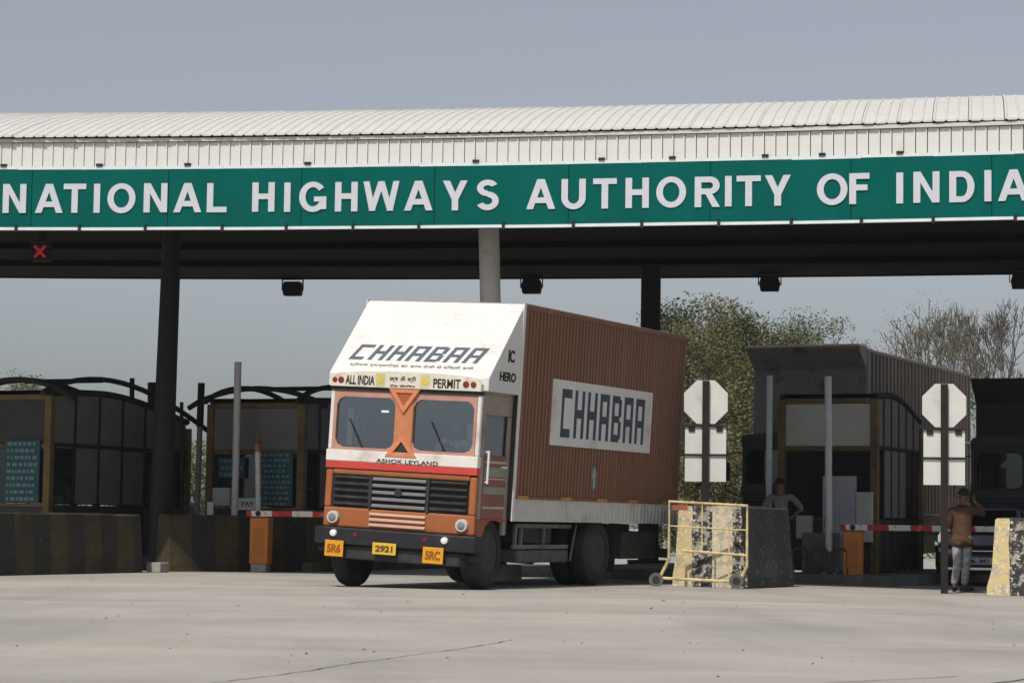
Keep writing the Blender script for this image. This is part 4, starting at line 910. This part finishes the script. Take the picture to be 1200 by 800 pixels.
# front right corner of the cargo box stands at the sight line 605, 33.3 m off
TH1 = R(26)
ex = Vector((math.cos(TH1), -math.sin(TH1))); ey = Vector((math.sin(TH1), math.cos(TH1)))
corner = Vector((xat(599, 33.3, 1.2), 33.3)); o2 = corner - ex*1.2*1.045 - ey*1.05
t1, TB1 = truck((o2.x, o2.y, 0.0), TH1, 'orange and white cargo truck with a brown corrugated box leaving the toll lane', C1, tilt=R(2.9), steer=R(4), box_h=4.03)
C2 = dict(C1); dk = mat('cab_dark', (.022, .026, .026), .5, .3, 4, dirt_sheen=(.05, .05, .048), dirt_sheen_amt=.3)
C2.update(cab=dk, slat=M['chassis'], vent=dk, stripe=dk, band=mat('cab_dark_band', (.04, .044, .05), .5, .2, 4), frame=dk, pillar=dk, board=mat('dark_board', (.04, .042, .042), .6, .3, 6), side=dk, door=dk, wing=dk, trim=M['chassis'], sage=M['chassis'], glass=glass('dark_windscreen', (.2, .22, .22), .02),
          wedge=mat('wedge_grey', (.23, .23, .245), .6, .12, 2, dirt_sheen=(.05, .05, .052), dirt_sheen_amt=.3), box=mat('box_umber', (.18, .135, .105), .6, .25, 2, dirt_sheen=(.30, .26, .22), dirt_sheen_amt=.3, dscale=1.0, stretch=(1, 4, .2)), frame_box=mat('box_frame_umber', (.24, .21, .185), .6, .2, 4), roof=mat('tarp_pink_sunlit', (.62, .45, .35), .7, .12, 3), skirt=mat('skirt_dark', (.12, .11, .10), .7, .2, 3))  # tarp and box frame paled in colour, standing in for sun on them
TH2 = R(25.5); ex = Vector((math.cos(TH2), -math.sin(TH2))); ey = Vector((math.sin(TH2), math.cos(TH2)))
corner = Vector((xat(1004, 49.8, 4.0), 49.8)); o2 = corner - ex*1.2 - ey*.43
t2, _ = truck((o2.x, o2.y, gz(o2.x)), TH2, 'dark cabbed truck with a tall brown box waiting behind the right booth', C2, box_len=8.4, box_h=4.76, pitch=.27, rib=-.05, lettering=False, mirrors=True, wedge=False)
# roof lip shares the tarp colour, brightened in place of sunlight; third truck at the edge
C3 = dict(C2); C3.update(box=mat('box_black', (.03, .028, .026), .7, .3, 3), wedge=mat('wedge_black', (.030, .028, .026), .7, .35, 5), roof=mat('roof_black', (.03, .03, .03), .6, .2, 3), frame_box=mat('box_frame_black', (.03, .03, .032), .6, .2, 3))
TH3 = R(22); ex = Vector((math.cos(TH3), -math.sin(TH3))); ey = Vector((math.sin(TH3), math.cos(TH3)))
corner = Vector((xat(1148, 49.5, 3.5), 49.5)); o3 = corner + ex*1.2 - ey*1.05
t3, _ = truck((o3.x, o3.y, gz(o3.x)), TH3, 'black fronted truck queueing behind the dark car', C3, box_len=6.5, box_h=4.08, lettering=False, mirrors=True, wedge=False)

# ------------------------------------------------------------------ dark car under the boom
def car(loc, rz, label):
    root = empty('hatchback_car', loc, rz, label, 'car')
    paint = mat('car_navy', (.014, .018, .028), .25, .1, 4, spec=.6); cg = glass('car_glass', (.10, .11, .12), .08)
    # stations along y (front at 0): (y, half width low, half width high, z bottom, z belt, z top, half width top)
    st = [(0, .60, .58, .30, .52, .62, .50), (.06, .74, .72, .24, .58, .72, .62), (.30, .80, .78, .22, .66, .80, .68), (.95, .82, .80, .22, .78, .93, .70), (1.75, .83, .80, .22, .86, 1.42, .58), (2.3, .83, .80, .22, .88, 1.47, .60), (3.0, .82, .79, .22, .90, 1.45, .58), (3.5, .80, .76, .25, .92, 1.25, .55), (3.68, .72, .68, .32, .85, .98, .52)]
    m = MB(); k = 10; vs = []
    for y, wl, wh, zb, zm, zt, wt in st:
        ring = [(-wl*.9, zb), (wl*.9, zb), (wl, zb+.12), (wl, zm-.1), (wh, zm), (wt, zt-.03), (wt-.1, zt), (-wt+.1, zt), (-wt, zt-.03), (-wh, zm), (-wl, zm-.1), (-wl, zb+.12)]
        vs += [(a, y, b) for a, b in ring]
    k = 12; n = len(st)
    m.add(vs, [(j*k+i, j*k+(i+1) % k, (j+1)*k+(i+1) % k, (j+1)*k+i) for j in range(n-1) for i in range(k)] + [tuple(range(k)), tuple(range((n-1)*k, n*k))])
    body = m.build('body', paint, root, bevel=.02); smooth_by_angle(body.data, 50)
    m = MB(); m.add([(-.64, .985, .945), (.64, .985, .945), (.53, 1.70, 1.385), (-.53, 1.70, 1.385)], [(0, 1, 2, 3)]); ws = m.build('windscreen', cg, root, local=TR(0, -.02, .012))
    for s in (-1, 1):
        m = MB(); m.add([(s*.785, 1.25, .90), (s*.795, 2.95, .93), (s*.605, 2.85, 1.38), (s*.605, 1.80, 1.36)], [(0, 1, 2, 3)]); m.build('side_window', cg, root, local=TR(s*.012, 0, 0))
        m = MB(); m.prism([(s*.40, .56), (s*.70, .60), (s*.72, .70), (s*.44, .66)], 1, .005, .10); m.build('headlight', mat('car_lamp', (.30, .31, .32), .1, .1, 6), root, bevel=.01)
        m = MB(); a, b = sorted((s*.84, s*1.0)); m.box(a, b, 1.15, 1.25, .92, 1.04); m.build('mirror', paint, root, bevel=.02)
    m = MB(); m.box(-.35, .35, -.012, .03, .56, .64); m.build('grille', M['black'], root)
    m = MB(); m.box(-.36, .36, -.02, -.012, .635, .65); m.build('chrome_strip', mat('chrome', (.55, .55, .56), .15, .05, 4, metal=.9), root)
    m = MB(); m.box(-.62, .62, -.03, .02, .30, .34); m.build('lower_strip', mat('chrome', (.5, .5, .5), .15), root)
    m = MB(); m.box(-.26, .26, -.035, -.02, .40, .52); np_ = m.build('number_plate', mat('plate_white', (.45, .45, .44), .5, .05, 6), root)
    me = fit_mesh(text_mesh('DL 3C', .1, M['dark'], weight=.004), .40, .07); inst('lettering', me, np_, TR(0, -.037, .46) @ Matrix.Rotation(R(90), 4, 'X'))
    make_wheels(root, [(.72, .72, 0, False), (-.72, .72, 0, True), (.72, 3.0, 0, False), (-.72, 3.0, 0, True)], .29, .18, M['grey'], M['black'])
    return root
xc_ = xat(1146, 43.4); car((xc_, 43.4, gz(xc_)), R(-17), 'dark navy hatchback car waiting behind the striped boom')

# ------------------------------------------------------------------ people
def skinned(name, pts, edges, mt, parent, root=0, sub=2):
    me = bpy.data.meshes.new(name); bm = bmesh.new(); ly = bm.verts.layers.skin.verify(); vs = []
    for i, (co, r) in enumerate(pts):
        v = bm.verts.new(co); rr = r if isinstance(r, tuple) else (r, r); v[ly].radius = rr; v[ly].use_root = (i == root); vs.append(v)
    for a, b in edges: bm.edges.new((vs[a], vs[b]))
    bm.to_mesh(me); bm.free(); me.materials.append(mt)
    o = bpy.data.objects.new(name, me); COL.objects.link(o)
    sk = o.modifiers.new('skin', 'SKIN'); sk.use_smooth_shade = True; sk.branch_smoothing = .6
    sb = o.modifiers.new('subdivision', 'SUBSURF'); sb.levels = sub; sb.render_levels = sub
    if parent: o.parent = parent
    return o
def person(loc, rz, label, J, shirt, trousers, shoes=True, legs=True, hairlen=0.0, sc=1.0):
    """J: joint positions: pelvis, chest, neck, head, then per side (L,R): shoulder, elbow, wrist, hand tip; hip, knee, ankle, toe"""
    root = empty('person', loc, rz, label, 'person'); root.scale = (sc, sc, sc)
    V = {k: Vector(v) for k, v in J.items() if k not in ('sleeve', 'hem', 'bulk', 'hemw')}
    pts = []; ed = []; idx = {}
    def P(k, co, r): idx[k] = len(pts); pts.append((co, r)); return idx[k]
    def E(a, b): ed.append((idx[a], idx[b]))
    P('pel', V['pel'], (.115, .095)); P('waist', V['pel'].lerp(V['chest'], .5), (.115, .085)); E('pel', 'waist')
    P('chest', V['chest'], (.125, .09)); E('waist', 'chest'); P('neck', V['neck'], .050); E('chest', 'neck')
    hd = V['head']; upv = (hd-V['neck']).normalized()
    P('h0', hd-upv*.07, (.062, .07)); E('neck', 'h0'); P('h1', hd, (.078, .092)); E('h0', 'h1'); P('h2', hd+upv*.085, (.066, .078)); E('h1', 'h2')
    for s in 'LR':
        P('sh'+s, V['sh'+s], .055); E('chest', 'sh'+s); P('el'+s, V['el'+s], .038); E('sh'+s, 'el'+s); P('wr'+s, V['wr'+s], .027); E('el'+s, 'wr'+s)
        d = (V['hd'+s]-V['wr'+s]).normalized(); side = d.cross(Vector((0, 1, .2))).normalized()
        pc = V['wr'+s]+d*.07; P('pa'+s, pc, (.036, .02)); E('wr'+s, 'pa'+s)
        for k, (o, L) in enumerate(((-.027, .07), (-.009, .085), (.010, .08), (.028, .062))):
            P('f%d%s' % (k, s), pc+d*.055+side*o, .010); E('pa'+s, 'f%d%s' % (k, s)); P('g%d%s' % (k, s), pc+d*(.04+L)+side*o*1.1+Vector((0, .012, -.006)), .0085); E('f%d%s' % (k, s), 'g%d%s' % (k, s))
        P('t0'+s, pc-d*.02-side*.045, .011); E('pa'+s, 't0'+s); P('t1'+s, pc+d*.03-side*.06, .009); E('t0'+s, 't1'+s)
        if legs:
            P('hi'+s, V['hi'+s], .085); E('pel', 'hi'+s); P('kn'+s, V['kn'+s], .058); E('hi'+s, 'kn'+s); P('an'+s, V['an'+s], .030); E('kn'+s, 'an'+s); P('to'+s, V['an'+s].lerp(V['to'+s], .6), (.022, .018)); E('an'+s, 'to'+s)
    body = skinned('body', pts, ed, M['skin'], root)
    # face: nose, ears, eyes
    fwd = Vector(J.get('face', (0, -1, 0))).normalized(); sd = fwd.cross(upv).normalized()
    m = MB(); nb = hd+fwd*.088-upv*.012; m.add([nb+upv*.03, nb-upv*.02+sd*.016, nb-upv*.02-sd*.016, nb+fwd*.022-upv*.014], [(0, 1, 3), (0, 3, 2), (1, 2, 3), (0, 2, 1)]); m.build('nose', M['skin'], root)
    for s in (-1, 1):
        m = MB(); m.lathe([(-.008, .012), (0, .028), (.008, .012)], 10, 'x'); o = m.build('ear', M['skin'], root, smooth=True); o.matrix_local = TR(*(hd+sd*s*.082-upv*.005)) @ Matrix(((sd.x, fwd.x, upv.x), (sd.y, fwd.y, upv.y), (sd.z, fwd.z, upv.z))).to_4x4()
        m = MB(); m.lathe([(-.01, .004), (0, .012), (.006, .006)], 8, 'y'); o = m.build('eye', M['hair'], root); o.location = hd+fwd*.086+sd*s*.032+upv*.015
    m = MB(); m.box(-.022, .022, -.004, .004, -.004, .004); o = m.build('mouth', mat('lips', (.16, .06, .05), .6), root); o.matrix_local = TR(*(hd+fwd*.084-upv*.055)) @ Matrix(((sd.x, fwd.x, upv.x), (sd.y, fwd.y, upv.y), (sd.z, fwd.z, upv.z))).to_4x4()
    bm = bmesh.new(); bmesh.ops.create_icosphere(bm, subdivisions=3, radius=1)
    hm = bpy.data.meshes.new('hair')
    for v in list(bm.verts):
        c = v.co.copy(); q = hd + upv*.03 - fwd*.012
        if c.z < -.25 - hairlen or (c.z < .30 and c.y < -.45): v.co = Vector((c.x*.06, c.y*.06, c.z*.05))
        else: v.co = Vector((c.x*.097, c.y*.112, c.z*.112)) * (1+random.uniform(-.05, .07))
    bm.to_mesh(hm); bm.free(); hm.materials.append(M['hair'])
    hr = inst('hair', hm, root, TR(*(hd+upv*.028-fwd*.010)) @ Matrix(((sd.x, -fwd.x, upv.x), (sd.y, -fwd.y, upv.y), (sd.z, -fwd.z, upv.z))).to_4x4())
    smooth_by_angle(hm, 80)
    # shirt or jacket
    bk = J.get('bulk', 1.0)
    ps = [(V['pel']+Vector((0, 0, J.get('hem', -.06))), (J.get('hemw', .165)*bk, J.get('hemw', .165)*.78*bk)), (V['pel'].lerp(V['chest'], .45), (.155*bk, .122*bk)), (V['chest'], (.155*bk, .118*bk)), (V['neck']-upv*.03, .068), (V['shL'], .076*bk), (V['elL'], .060*bk), (V['elL'].lerp(V['wrL'], J.get('sleeve', .92)), .050*bk), (V['shR'], .076*bk), (V['elR'], .060*bk), (V['elR'].lerp(V['wrR'], J.get('sleeve', .92)), .050*bk)]
    hw_ = J.get('hemw', .165)*bk; ps.append((V['pel']+Vector((0, 0, J.get('hem', -.06)*.35)), (hw_*.98, hw_*.76)))
    ps[0] = (ps[0][0], (hw_*1.12, hw_*.90))
    skinned('shirt', ps, [(0, 10), (10, 1), (1, 2), (2, 3), (2, 4), (4, 5), (5, 6), (2, 7), (7, 8), (8, 9)], shirt, root)
    if legs:
        pt = [(V['pel']+Vector((0, 0, -.04)), (.110, .090)), (V['hiL'], .098), (V['knL'], .076), (V['anL']+Vector((0, 0, .0)), .066), (V['hiR'], .098), (V['knR'], .076), (V['anR'], .066)]
        skinned('trousers', pt, [(0, 1), (1, 2), (2, 3), (0, 4), (4, 5), (5, 6)], trousers, root)
        for s in 'LR':
            d = (V['to'+s]-V['an'+s]); d.z = 0; d.normalize(); c = V['an'+s]*1.0; c.z = V['an'+s].z-.045
            skinned('shoe', [(c-d*.08, (.046, .042)), (c+d*.02, (.050, .044)), (c+d*.17, (.044, .032))], [(0, 1), (1, 2)], M['hair'], root)
    return root
jack = mat('jacket_brown', (.082, .040, .016), .85, .35, 9, bump=.8, bscale=14, dirt_sheen=(.05, .028, .018), dirt_sheen_amt=.4, dscale=8); pants = mat('trousers_pale', (.33, .33, .35), .85, .35, 14, bump=.8, bscale=16, dirt_sheen=(.16, .16, .18), dirt_sheen_amt=.45, dscale=12)
J1 = dict(pel=(0, 0, .88), chest=(.02, .02, 1.22), neck=(.03, .03, 1.41), head=(.05, .05, 1.54), shL=(-.17, .02, 1.33), elL=(-.20, .06, 1.08), wrL=(-.05, .20, .98), hdL=(.03, .25, 1.0),
          shR=(.20, .03, 1.33), elR=(.37, .02, 1.24), wrR=(.22, .05, 1.46), hdR=(.15, .05, 1.55), hiL=(-.09, 0, .82), knL=(-.07, -.03, .46), anL=(-.12, .03, .09), toL=(-.13, -.12, .04),
          hiR=(.09, .0, .82), knR=(.07, -.04, .46), anR=(.04, .0, .09), toR=(.14, -.05, .04), face=(.75, .6, .05), hem=-.19, bulk=1.10, hemw=.19)
xp = xat(1127, 38.9); p1 = person((xp, 38.9, gz(xp)), 0, 'man in a brown jacket and pale trousers holding a phone to his ear', J1, jack, pants, sc=1.0)
ph = MB(); ph.box(-.012, .012, -.035, .035, -.07, .07); o = ph.build('mobile_phone', M['dark'], bevel=.006); o.location = (xp+.165, 38.9+.03, gz(xp)+1.55); o.rotation_euler = (0, R(12), R(20)); tag(o, 'small dark phone held at the ear of the man in brown', 'phone')
greyc = mat('shirt_grey', (.17, .18, .185), .85, .2, 12, bump=.8, bscale=14); dkp = mat('trousers_dark', (.03, .032, .04), .85, .2, 12)
J2 = dict(pel=(0, 0, .92), chest=(0, .0, 1.26), neck=(-.01, .01, 1.45), head=(-.02, .03, 1.58), shL=(-.19, .0, 1.38), elL=(-.33, -.03, 1.14), wrL=(-.17, -.06, .99), hdL=(-.10, -.04, .95), shR=(.19, .0, 1.38), elR=(.38, -.03, 1.15), wrR=(.20, -.07, 1.0), hdR=(.12, -.05, .96),
          hiL=(-.09, 0, .86), knL=(-.11, .0, .48), anL=(-.12, 0, .09), toL=(-.13, .13, .04), hiR=(.09, 0, .86), knR=(.10, 0, .48), anR=(.11, 0, .09), toR=(.12, .13, .04), face=(-.2, 1, 0), sleeve=.25)
o = p1
m = MB(); m.tube([(.03+.075*math.cos(2*math.pi*i/12), .03+.075*math.sin(2*math.pi*i/12), 1.385+.01*math.sin(2*math.pi*i/12)) for i in range(13)], .022, 6); m.build('collar', mat('collar_dark', (.035, .018, .010), .9, .2, 8), p1, smooth=True)
xp = xat(915, 43.0); person((xp, 43.0, gz(xp)+.17), 0, 'man in a grey shirt with hands on hips seen from behind', J2, greyc, dkp, sc=.98)
# driver behind the windscreen
J3 = dict(pel=(0, .1, .0), chest=(0, .08, .38), neck=(0, .07, .57), head=(0, .05, .70), shL=(-.19, .07, .49), elL=(-.25, -.08, .25), wrL=(-.17, -.30, .34), hdL=(-.15, -.37, .38), shR=(.19, .07, .49), elR=(.25, -.08, .25), wrR=(.17, -.30, .34), hdR=(.15, -.37, .38),
          hiL=(-.1, -.05, -.02), knL=(-.14, -.30, .0), anL=(-.14, -.28, -.30), toL=(-.14, -.38, -.36), hiR=(.1, -.05, -.02), knR=(.14, -.30, .0), anR=(.14, -.28, -.30), toR=(.14, -.38, -.36), face=(0, -1, 0))
dm = t1.matrix_basis @ TB1 @ Vector((.50, .58, 1.58))
person(dm, -TH1, 'driver in a white shirt behind the truck windscreen', J3, mat('shirt_white', (.82, .82, .82), .8, .05, 8), dkp, legs=True)

# ------------------------------------------------------------------ trees
def leaf_mat(name, a, b, trans=.25):
    m = bpy.data.materials.new(name); m.use_nodes = True; n = m.node_tree.nodes; l = m.node_tree.links; p = n['Principled BSDF']; p.inputs['Roughness'].default_value = .7; p.inputs['Specular IOR Level'].default_value = .2
    g = n.new('ShaderNodeNewGeometry'); r = n.new('ShaderNodeValToRGB'); r.color_ramp.elements[0].color = (*a, 1); r.color_ramp.elements[1].color = (*b, 1); l.new(g.outputs['Random Per Island'], r.inputs[0]); l.new(r.outputs[0], p.inputs['Base Color'])
    return m
BARK = mat('bark', (.085, .072, .058), .9, .3, 6)
def limb(mb, a, d, L, r, depth, maxd, tips, spread, rng, upb=.25, minr=.01):
    n = 3; pts = [a]; p = a.copy(); dd = d.copy()
    for i in range(n):
        dd = (dd + Vector((rng.uniform(-1, 1), rng.uniform(-1, 1), rng.uniform(-.4, .8)))*.16 + Vector((0, 0, upb*.12))).normalized(); p = p + dd*L/n; pts.append(p.copy())
    mb.tube(pts, [max(minr, r*(1-.42*i/n)) for i in range(n+1)], 5 if depth < 2 else 3, cap=False)
    if depth >= maxd: tips.append((p.copy(), dd.copy())); return
    if depth >= maxd-1: tips.append((pts[2].copy(), dd.copy()))
    k = 3 if rng.random() < .6 else 2
    if depth == 0: k += 1
    for i in range(k):
        az = 2*math.pi*(i+rng.random()*.8)/k; q = dd.orthogonal().normalized(); q.rotate(Matrix.Rotation(az, 3, dd))
        nd = (dd*math.cos(spread) + q*math.sin(spread)*rng.uniform(.7, 1.25)).normalized()
        limb(mb, p if i else p, nd, L*rng.uniform(.62, .86), r*.58, depth+1, maxd, tips, spread, rng, upb, minr)
import numpy as np
def leaf_cloud(cs, leaves, clump, lsize, lm, root, seed, flat=.75):
    g = np.random.default_rng(seed); P = []
    for q in cs:
        n = max(1, int(leaves*g.uniform(.5, 1.4))); r0 = clump*g.uniform(.5, 1.2)
        P.append(np.array(q) + np.clip(g.normal(size=(n, 3)), -1.7, 1.7)*np.array([1, 1, flat])*r0*.42)
    P = np.concatenate(P); n = len(P); P[:, 2] = np.maximum(P[:, 2], .12)
    u = g.normal(size=(n, 3))*np.array([1, 1, .6]); u /= np.linalg.norm(u, axis=1, keepdims=True)
    v = np.cross(u, g.normal(size=(n, 3))); v /= np.linalg.norm(v, axis=1, keepdims=True)
    z = (lsize*g.uniform(.6, 1.4, size=(n, 1)))
    V = np.stack([P-u*z, P+v*z*.45, P+u*z, P-v*z*.45], 1).reshape(-1, 3)
    me = bpy.data.meshes.new('crown'); me.vertices.add(4*n); me.vertices.foreach_set('co', V.ravel())
    me.loops.add(4*n); me.loops.foreach_set('vertex_index', np.arange(4*n, dtype=np.int32)); me.polygons.add(n); me.polygons.foreach_set('loop_start', np.arange(0, 4*n, 4, dtype=np.int32))
    me.update(calc_edges=True); me.materials.append(lm); return inst('crown', me, root)
def shrub(px, Y, y_top, half_w, label, lm, seed, leaves=120, lsize=.07):
    rng = random.Random(seed); x = xat(px, Y); H = zat(y_top, Y, x)-gz(x)
    root = empty('leafy_shrub', (x, Y, gz(x)), 0, label, 'shrub', 'shrubs behind the toll lanes'); cs = []; m = MB()
    for i in range(int(34+half_w*14)):
        an = rng.uniform(0, 6.28); rr = math.sqrt(rng.random()); t = rng.random()
        q = Vector((half_w*rr*math.cos(an), half_w*.6*rr*math.sin(an), H*(.06+.86*t*(1-.35*rr*rr)))); cs.append(tuple(q))
        if i % 3 == 0: m.tube([(q.x*.3, q.y*.3, 0), (q.x*.6, q.y*.6, q.z*.6), tuple(q)], [.035, .02, .008], 4)
    m.build('stem', BARK, root); leaf_cloud(cs, leaves, .75, lsize, lm, root, seed); return root
def tree(px, Y, y_top, label, lm, group, seed, spread=.55, maxd=4, leaves=26, lsize=.16, clump=.7, width=1.0, trunk=.28, minr=.012, cat='tree', low=False):
    rng = random.Random(seed); x = xat(px, Y); H = zat(y_top, Y, x) - gz(x)
    root = empty('broadleaf_tree' if lm else 'bare_tree', (x, Y, gz(x)), 0, label, cat, group)
    mb = MB(); tips = []; L0 = 1.0
    limb(mb, Vector((0, 0, 0)), Vector((rng.uniform(-.1, .1), 0, 1)).normalized(), L0*(.35 if low else 1), .1, 0, maxd, tips, spread, rng, .25, .0)
    zt = max(t[0].z for t in tips) * 1.04; s = H/zt
    vs = [(v[0]*s*width, v[1]*s*width, v[2]*s) for v in mb.v]; tr = MB()
    # rebuild with true thickness
    mb2 = MB(); tips = []; rng = random.Random(seed); rng.uniform(-.1, .1); rng = random.Random(seed)
    limb(mb2, Vector((0, 0, 0)), Vector((rng.uniform(-.1, .1), 0, 1)).normalized(), L0*(.35 if low else 1)*s, trunk, 0, maxd, tips, spread, rng, .25, minr)
    mb2.v = [(a*width, b*width, c) for a, b, c in mb2.v]
    mb2.build('trunk', BARK, root, smooth=True)
    if lm:
        cs = [(tp.x*width, tp.y*width, tp.z) for tp, td in tips if rng.random() > .12]
        leaf_cloud(cs, leaves, clump, lsize, lm, root, seed)
    return root
L_dark = leaf_mat('leaf_dark', (.035, .050, .022), (.085, .105, .050)); L_olive = leaf_mat('leaf_olive', (.070, .068, .026), (.17, .145, .060)); L_mid = leaf_mat('leaf_mid', (.055, .066, .028), (.14, .145, .065)); L_pale = leaf_mat('leaf_pale', (.08, .10, .045), (.17, .19, .085)); L_grey = leaf_mat('leaf_sprout', (.09, .10, .055), (.17, .17, .09))
TG = 'trees beyond the toll plaza'
tree(790, 96, 348, 'dark green leafy tree rising beside the black canopy column', L_dark, TG, 3, leaves=230, lsize=.066, clump=1.05, width=.66)
tree(838, 86, 353, 'yellowing olive leafy tree behind the left octagonal sign', L_olive, TG, 5, leaves=230, lsize=.064, clump=.95, width=.66)
tree(884, 92, 356, 'green rounded leafy tree next to the yellowing olive tree', L_mid, TG, 8, leaves=230, lsize=.064, clump=.95, width=.55)
tree(950, 100, 360, 'sparse olive tree peeping over the pink edged truck roof', L_mid, TG, 11, leaves=170, lsize=.06, clump=.95, width=.62)
tree(1116, 108, 338, 'half bare tree with thin green tufts over the brown truck box', L_grey, TG, 31, maxd=6, leaves=11, lsize=.045, clump=.8, spread=.48, width=.70, trunk=.34, minr=.021)
tree(1190, 112, 336, 'leafless grey branching tree above the black truck', None, TG, 37, maxd=7, spread=.47, width=.75, trunk=.36, minr=.019)
tree(1154, 120, 343, 'leafless twiggy tree between the half bare tree and the bigger leafless one', None, TG, 41, maxd=7, spread=.45, width=.6, trunk=.28, minr=.018)
tree(20, 110, 430, 'thin pale tree top over the left booth roof', L_grey, TG, 63, maxd=5, leaves=14, lsize=.07, clump=.8, width=.4)
shrub(218, 70, 492, 1.1, 'pale green shrub seen between the left booths', L_pale, 51)
shrub(196, 76, 530, 1.5, 'lower green shrub beside the dark canopy column', L_mid, 52)
shrub(120, 84, 535, 2.6, 'dull green shrub behind the curved booth windows', L_mid, 53)
shrub(370, 90, 530, 2.6, 'dull green shrub behind the ochre framed booth', L_mid, 61)
shrub(810, 80, 405, 1.5, 'tall dark shrub standing behind the left octagonal sign', L_dark, 21, 170)
shrub(858, 74, 400, 1.7, 'tall olive shrub between the octagonal sign and the waiting truck', L_olive, 23, 170)
shrub(835, 82, 470, 3.0, 'broad dark shrub at the foot of the olive tree', L_dark, 25, 170)
shrub(915, 96, 385, 2.4, 'yellow green shrub showing along the truck roof edge', L_olive, 27, 200)
shrub(965, 98, 392, 2.0, 'thin olive shrub at the corner of the truck roof', L_mid, 29, 120)
shrub(1152, 95, 422, .9, 'bright green shrub in the gap beside the black truck', L_pale, 57)
shrub(1160, 90, 500, 2.4, 'dark shrub beyond the lane of the black truck', L_mid, 59, 150)

# ------------------------------------------------------------------ dusty air
hz = bpy.data.materials.new('dusty_air'); hz.use_nodes = True; n = hz.node_tree.nodes; n.remove(n['Principled BSDF'])
pv = n.new('ShaderNodeVolumePrincipled'); pv.inputs['Color'].default_value = (.86, .88, .92, 1); pv.inputs['Density'].default_value = .0003; pv.inputs['Anisotropy'].default_value = .1
hz.node_tree.links.new(pv.outputs[0], n['Material Output'].inputs['Volume'])
m = MB(); m.box(-1260, 1260, -60, 1660, -1.3, 15.0); tag(m.build('haze', hz), 'thin pale dusty air over the whole toll plaza', 'haze', kind='stuff')
